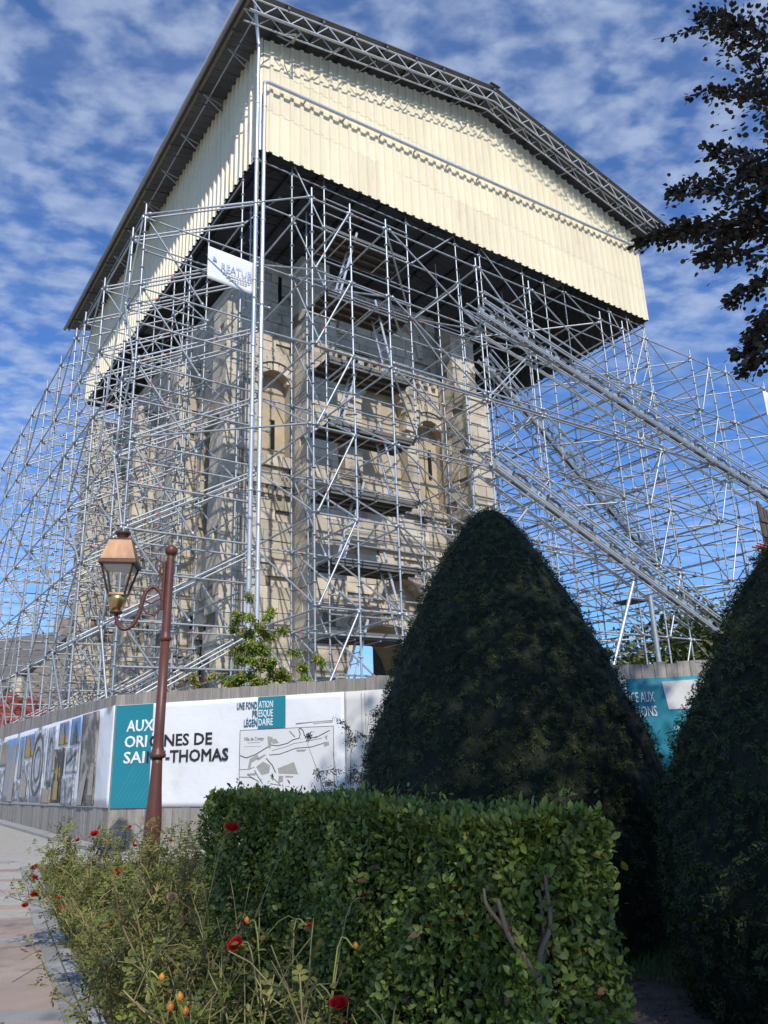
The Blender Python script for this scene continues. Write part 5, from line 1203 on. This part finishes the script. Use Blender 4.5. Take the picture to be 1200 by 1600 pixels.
rose_bush(-1.4, 8.8, 0.85, 0.5, 18, 480, 'thin rose bush by the hoarding between lamp post and hedge', GR, [fl_(267, 1315, 9.0, 0.025), fl_(300, 1355, 8.6, 0.05, mat('salmon_petal', (0.50, 0.16, 0.10), 0.6, trans=0.2))], [])
rose_bush(-1.2, 6.2, 0.8, 0.5, 19, 608, 'rose bush in the middle of the bed behind the low one', GR, [fl_(292, 1446, 6.0, 0.02)], [])

# ================================================================== ground cover
rng = np.random.default_rng(31)
def cover_stuff(name, n, region, m, lmin, lmax, label, cat='ground cover', kindl='blade', wid=0.7, flat_=False):
    P = []
    while len(P) < n:
        x, y = random.uniform(region[0], region[1]), random.uniform(region[2], region[3])
        if region[4](x, y): P.append((x, y, gz(x, y)))
    P = np.array(P); D = rand_unit(n) * 0.7 + np.array([0, 0, 0.0 if flat_ else 1.0]); Nn = rand_unit(n) + (np.array([0, 0, 2.0]) if flat_ else 0)
    if flat_: P[:, 2] += rng.uniform(0.01, 0.03, n); D[:, 2] *= 0.25
    return tag(link(name, leaf_mesh(name, P, D, Nn, rng.uniform(lmin, lmax, n), m, kindl, wid)), label, cat, kind='stuff')
inbed = lambda x, y: x > edge_x(y) + 0.03 + 0.06 * math.sin(y * 7) and not (y < 5.3 and (Vector((x, y, 0)) - HA).dot(hn) > 0.1)
cover_stuff('weeds', 15000, (-5.5, 1.5, 3.0, 12.3, lambda x, y: inbed(x, y) and math.sin(x * 2.1 + 1) + math.sin(y * 1.7 + x) > -0.7), M_GRASS, 0.05, 0.20, 'grass and weeds growing between the rose bushes', 'weeds', wid=0.35)
cover_stuff('low_ground_cover', 30000, (-5.5, 1.2, 3.0, 12.2, inbed), M_ROSEL, 0.02, 0.06, 'low leafy ground cover under the rose bushes', 'ground cover', 'round', 0.9)
cover_stuff('lawn', 24000, (1.0, 4.5, 5.2, 11.5, lambda x, y: 1.2 < x < 3.2 and (x - 3.22) ** 2 + (y - 5.25) ** 2 > 1.5 and y > 5.9 + 0.25 * math.sin(x * 5)), M_TURF, 0.05, 0.13, 'patch of shaded grass between the yews', 'grass', wid=0.35)
cover_stuff('leaf_litter', 2600, (-3.5, 3.0, 3.5, 9.5, lambda x, y: (inbed(x, y) and x < edge_x(y) + 0.4) or x > 0.9), M_LITTER, 0.02, 0.05, 'dry brown leaves lying on the soil', 'leaf litter', 'round', 1.0, True)
# ================================================================== copper beech: trunk right of and behind the viewer, boughs reaching into view
rng = np.random.default_rng(41)
bx0 = Vector((6.2, -2.2, 0)); beech = thing('beech_tree', bx0, 'dark copper beech whose boughs hang into the top right', 'tree')
TR = [(0, 0, -0.2), (0.05, 0, 1.5), (-0.1, 0.1, 4.0), (-0.2, 0.3, 7.0), (-0.2, 0.5, 10.0), (-0.1, 0.6, 13.5)]
tp_ = curve(TR, 5); MB().tube(tp_, [0.42 - 0.36 * i / (len(tp_) - 1) for i in range(len(tp_))], 12).build('trunk', M_BARK, beech, True)
def in_view(p, mrg=25):
    q = to_px(p); return q is not None and -mrg < q[0] < 1200 + mrg and -mrg < q[1] < 1600 + mrg
BP, BD, BL = [], [], []
def spray(a, c, nl, wd, size=(0.034, 0.056), droop=0.15):
    """a twig with two-ranked leaves and short side twigs"""
    a, c = Vector(a), Vector(c); mid = a.lerp(c, 0.5) + Vector((random.uniform(-.1, .1), random.uniform(-.1, .1), 0.08)); pts = curve([a, mid, c], 5)
    MB().tube([p - bx0 for p in pts], [0.010 - 0.008 * i / (len(pts) - 1) for i in range(len(pts))], 5).build('twig', M_BARK, beech, True)
    d = (c - a).normalized()
    for k in range(int(nl * 1.45)):
        f = random.random() ** 0.8; p = pts[min(int(f * (len(pts) - 1)), len(pts) - 1)]
        o = Vector(np.array(rand_unit(1)[0])) * abs(random.gauss(0, wd)) * (1.15 - f * 0.75); o.z = o.z * 0.45 - droop * o.length * 0.5
        BP.append(p + o); dd = (d * 0.8 + o.normalized() * 0.8 + Vector((0, 0, -0.25))); BD.append(dd); BL.append(random.uniform(*size))
# boughs seen in the picture: (from px, to px, distance, leaves, width)
root_px = ray_at(1420, 250, 5.2)
for (x0, y0, x1, y1, D0, D1, nl, wd) in ((1260, 260, 1120, 10, 5.6, 6.2, 620, 0.27), (1240, 90, 1075, 30, 5.8, 6.2, 330, 0.17), (1180, 60, 1020, 62, 6.0, 6.2, 60, 0.045), (1250, 200, 1100, 150, 5.6, 6.0, 230, 0.15), (1230, 270, 1110, 235, 5.7, 5.9, 170, 0.12), (1170, 150, 1068, 155, 5.8, 6.0, 50, 0.05),
                                         (1280, 350, 1010, 370, 5.4, 6.0, 760, 0.20), (1200, 345, 1040, 300, 5.5, 5.9, 420, 0.15), (1250, 400, 1090, 400, 5.4, 5.8, 260, 0.13), (1200, 370, 985, 385, 5.6, 6.0, 260, 0.085), (1260, 300, 1150, 270, 5.4, 5.7, 300, 0.18), (1200, 300, 1095, 225, 5.5, 5.9, 60, 0.05), (1180, 340, 1125, 415, 5.5, 5.7, 90, 0.08),
                                         (1260, 440, 1130, 480, 5.4, 5.8, 260, 0.12), (1270, 520, 1140, 560, 5.3, 5.7, 300, 0.12), (1240, 560, 1160, 590, 5.4, 5.6, 140, 0.09), (1230, 470, 1170, 540, 5.4, 5.6, 170, 0.10), (1300, 150, 1190, 330, 5.3, 5.5, 500, 0.25)):
    spray(ray_at(x0, y0, D0), ray_at(x1, y1, D1), nl, wd)
for (x0, y0, D0, z_) in ((1260, 260, 5.6, 6.0), (1280, 350, 5.4, 5.0), (1270, 520, 5.3, 4.0), (1240, 90, 5.8, 7.0)):
    t0 = Vector((6.1, -1.9, z_)); e_ = ray_at(x0, y0, D0); m_ = t0.lerp(e_, 0.5) + Vector((0.8, 0, 0.4)); c = curve([t0, m_, e_], 7); MB().tube([p - bx0 for p in c], [0.10 - 0.09 * i / (len(c) - 1) for i in range(len(c))], 7).build('limb', M_BARK, beech, True)
# the crown above and behind the viewer: leafy clumps on limbs, all out of the picture
nC = 0
while nC < 400:
    v = Vector(rand_unit(1)[0]); rad_ = random.uniform(0.45, 1.0) ** 0.6
    c = Vector((5.1 + v.x * 4.1 * rad_, -1.5 + v.y * 5.2 * rad_, 9.4 + v.z * 4.6 * rad_))
    if in_view(c, 160) or c.z < 4.2: continue
    nC += 1
    if nC % 6 == 0:
        t0 = Vector((6.0, -1.8, min(c.z - 0.5, 12))); cc = curve([t0, t0.lerp(c, 0.5) + Vector((0, 0, 0.3)), c], 4); MB().tube([p - bx0 for p in cc], [0.07 - 0.06 * i / (len(cc) - 1) for i in range(len(cc))], 6).build('limb', M_BARK, beech, True)
    for k in range(150):
        o = Vector(rand_unit(1)[0]) * (random.random() ** 0.5) * 0.95; o.z *= 0.55; p = c + o
        if in_view(p, 12): continue
        BP.append(p); BD.append(o + Vector(rand_unit(1)[0]) * 0.5); BL.append(random.uniform(0.08, 0.13))
P = np.array([tuple(p - bx0) for p in BP]); D = np.array([tuple(d) for d in BD]); n = len(P); Nn = rand_unit(n) * 0.8 + np.array([-0.15, -0.55, 0.45])
leaves(beech, P, D, Nn, np.array(BL), M_BEECH, 'leaf', 'crown', 300, 'round', 1.4)

# ================================================================== plants by the hoarding
def leafy(name, loc, label, cat, stems, m, nl, lsz, wd, m2=None, f2=0.0, near=60, droop=0.5, group=None, stemr=0.012, kind='round', lw=0.8):
    root = thing(name, loc, label, cat, group); Pl = []; Dl = []
    for (tipx, tipy, tipz, n_side) in stems:
        tip = Vector((tipx, tipy, tipz)); b0 = Vector((tipx * 0.15, tipy * 0.15, 0)); c = curve([b0, b0.lerp(tip, 0.5) + Vector((random.uniform(-.06, .06), 0, 0.05)), tip], 6); n = len(c)
        MB().tube(c, [stemr - stemr * 0.75 * i / (n - 1) for i in range(n)], 6).build('stem', M_BARK, root, True)
        for q in range(n_side):
            i = random.randint(n // 3, n - 1); s0 = c[i]; s1 = s0 + Vector((random.gauss(0, wd), random.gauss(0, wd), random.gauss(0.02, wd * 0.6)))
            MB().tube([s0, s0.lerp(s1, 0.5) + Vector((0, 0, 0.03)), s1], [0.005, 0.004, 0.002], 4).build('twig', M_BARK, root, True)
            for f in np.linspace(0.3, 1, 6): Pl.append(s0.lerp(s1, f)); Dl.append(s1 - s0)
    Pa = np.array([tuple(p) for p in Pl]); Da = np.array([tuple(d) for d in Dl]); idx = rng.integers(0, len(Pa), nl)
    P = Pa[idx] + rng.normal(0, wd * 0.22, (nl, 3)); D = Da[idx] / np.linalg.norm(Da[idx], axis=1, keepdims=True) + rand_unit(nl) * 0.8 + np.array([0, 0, -droop]); Nn = rand_unit(nl) * 0.6 + np.array([0, -0.3, 0.7]); L = rng.uniform(lsz * 0.7, lsz * 1.2, nl)
    sel = rng.uniform(0, 1, nl) < f2
    if m2 is not None and sel.any(): leaves(root, P[sel], D[sel], Nn[sel], L[sel], m2, 'leaf', 'yellow_foliage', 20, kind, lw)
    leaves(root, P[~sel], D[~sel], Nn[~sel], L[~sel], m, 'leaf', 'foliage', near, kind, lw)
    return root
sp = ray_at(405, 1060, 15.3)
leafy('sapling', (sp.x, sp.y, GZ), 'leafy yellow-green sapling standing up behind the hoarding', 'sapling',
      [(-0.15, 0.1, 4.4, 12), (0.25, 0.15, 4.2, 10), (-0.5, 0.1, 3.8, 8), (0.8, 0.15, 3.7, 10), (0.45, 0.1, 3.4, 8), (0.0, 0.15, 3.5, 8), (-0.65, 0.1, 4.2, 9), (0.0, 0.1, 4.1, 9), (1.0, 0.1, 3.4, 8)], M_SAPL, 15000, 0.065, 0.21, M_SAPY, 0.10, 120, 0.7)
sp = ray_at(305, 1065, 16.2)
leafy('sapling', (sp.x, sp.y, GZ), 'small yellow and orange sapling peeping over the hoarding', 'sapling', [(0.0, 0, 3.5, 10), (0.18, 0, 3.2, 8)], M_SAPY, 1200, 0.065, 0.12, M_SAPL, 0.4, 20, 0.7)
sp = ray_at(545, 1235, 10.6)
leafy('dry_shrub', (sp.x, sp.y, gz(0, sp.y)), 'sparse shrub with small brown leaves before the map banner', 'shrub',
      [(-0.55, 0, 1.75, 9), (-0.2, 0, 1.6, 9), (0.05, 0, 1.85, 10), (0.3, 0, 2.1, 9), (0.45, 0, 1.8, 9), (-0.4, 0.1, 1.4, 8)], M_SHRUB, 4200, 0.032, 0.14, mat('rust_leaf', (0.36, 0.18, 0.10), 0.7, 0, 0.3, 5, rnd=0.3, island='both', trans=0.2), 0.3, 60, 0.2, None, 0.008)
# trees far behind the scaffold at right
def far_tree(x, y, h, r, label, n=2600, m=M_TREE, grp='trees beyond the scaffold', cz=0.62):
    root = thing('tree', (x, y, GZ), label, 'tree', grp); MB().tube([(0, 0, 0), (0.1, 0, h * 0.45), (0, 0.1, h * 0.8)], [0.16, 0.11, 0.04], 8).build('trunk', M_BARK, root, True)
    cs = [Vector(rand_unit(1)[0]) * r * random.uniform(0.3, 0.95) for _ in range(26)]
    P = np.array([tuple(Vector((0, 0, h * cz)) + Vector((c.x, c.y, c.z * h * 0.36 / r))) for c in cs]); i = rng.integers(0, 26, n); P = P[i] + rng.normal(0, r * 0.17, (n, 3))
    tag(link('crown', leaf_mesh('crown', P, rand_unit(n), rand_unit(n) + np.array([0, 0, 0.5]), rng.uniform(0.12, 0.24, n), m, 'round', 1.1), root), kind='stuff')
for (px, py, D_, h, r, lb) in ((960, 1010, 27, 5.2, 1.9, 'green tree low behind the scaffold, leftmost of the four'), (1035, 1000, 30, 6.2, 2.3, 'loose green tree behind the prop under the lower beam'), (1085, 960, 26, 6.6, 1.6, 'yellowing tree by the foot of the lower beam'), (1140, 1000, 31, 6.4, 2.6, 'green tree half hidden behind the right-hand yew')):
    p = ray_at(px, py, D_); far_tree(p.x, p.y, h, r, lb)
# ================================================================== houses far left
def house(name, loc, rz, wx, dy, hw, hr, mwall, mroof, label, rows=10, cols=26):
    root = thing(name, loc, label, 'house', rz=rz)
    b = MB(); b.box(-wx / 2, wx / 2, -dy / 2, dy / 2, 0, hw); b.poly([(-wx / 2 + 0.001, -dy / 2, hw), (-wx / 2 + 0.001, dy / 2, hw), (-wx / 2 + 0.001, 0, hw + hr)][::-1]); b.poly([(wx / 2 - 0.001, -dy / 2, hw), (wx / 2 - 0.001, dy / 2, hw), (wx / 2 - 0.001, 0, hw + hr)]); b.build('wall', mwall, root)
    for sd in (-1, 1):
        rf = MB()
        A = Vector((-wx / 2 - 0.2, sd * (dy / 2 + 0.25), hw - 0.25 * hr / (dy / 2))); Bv = Vector((-wx / 2 - 0.2, 0, hw + hr)); rf.quad(A + Vector((0, 0, .02)), A + Vector((wx + 0.4, 0, .02)), Bv + Vector((wx + 0.4, 0, .02)), Bv + Vector((0, 0, .02)))
        ro = rf.build('roof_slope', mroof, root)
        for r_ in range(rows):                        # one stepped strip per tile course
            p = A.lerp(Bv, r_ / rows) + Vector((0, 0, 0.07)); q = A.lerp(Bv, (r_ + 1) / rows) + Vector((0, 0, 0.04)); e_ = Vector((wx + 0.4, 0, 0))
            MB().quad(p, p + e_, q + e_, q).quad(p - Vector((0, 0, 0.05)), p - Vector((0, 0, 0.05)) + e_, p + e_, p).build('tile_course', mroof, ro)
    MB().box(-wx / 2 - 0.21, -wx / 2 - 0.17, -dy / 2, dy / 2, hw - 0.15, hw - 0.05).build('verge', M_RENDER, root) if False else None
    MB().box(wx / 2 - 1.2, wx / 2 - 0.6, -0.35, 0.35, hw + hr * 0.6, hw + hr + 0.8).build('chimney', mwall, root)
    return root
p = ray_at(10, 1100, 40); house('house', (p.x - 2.4, p.y, 0), R(75), 10, 7, 2.6, 2.6, M_RENDER, M_TILE, 'low cream house with red tiled roof beyond the left hoarding', 12)
p = ray_at(20, 1060, 52); house('house', (p.x - 1.0, p.y, 0), R(-25), 12, 9, 5.2, 3.9, M_RUBBLE, M_SLATE, 'rubble gabled house with grey roof rising behind the red roof', 10)
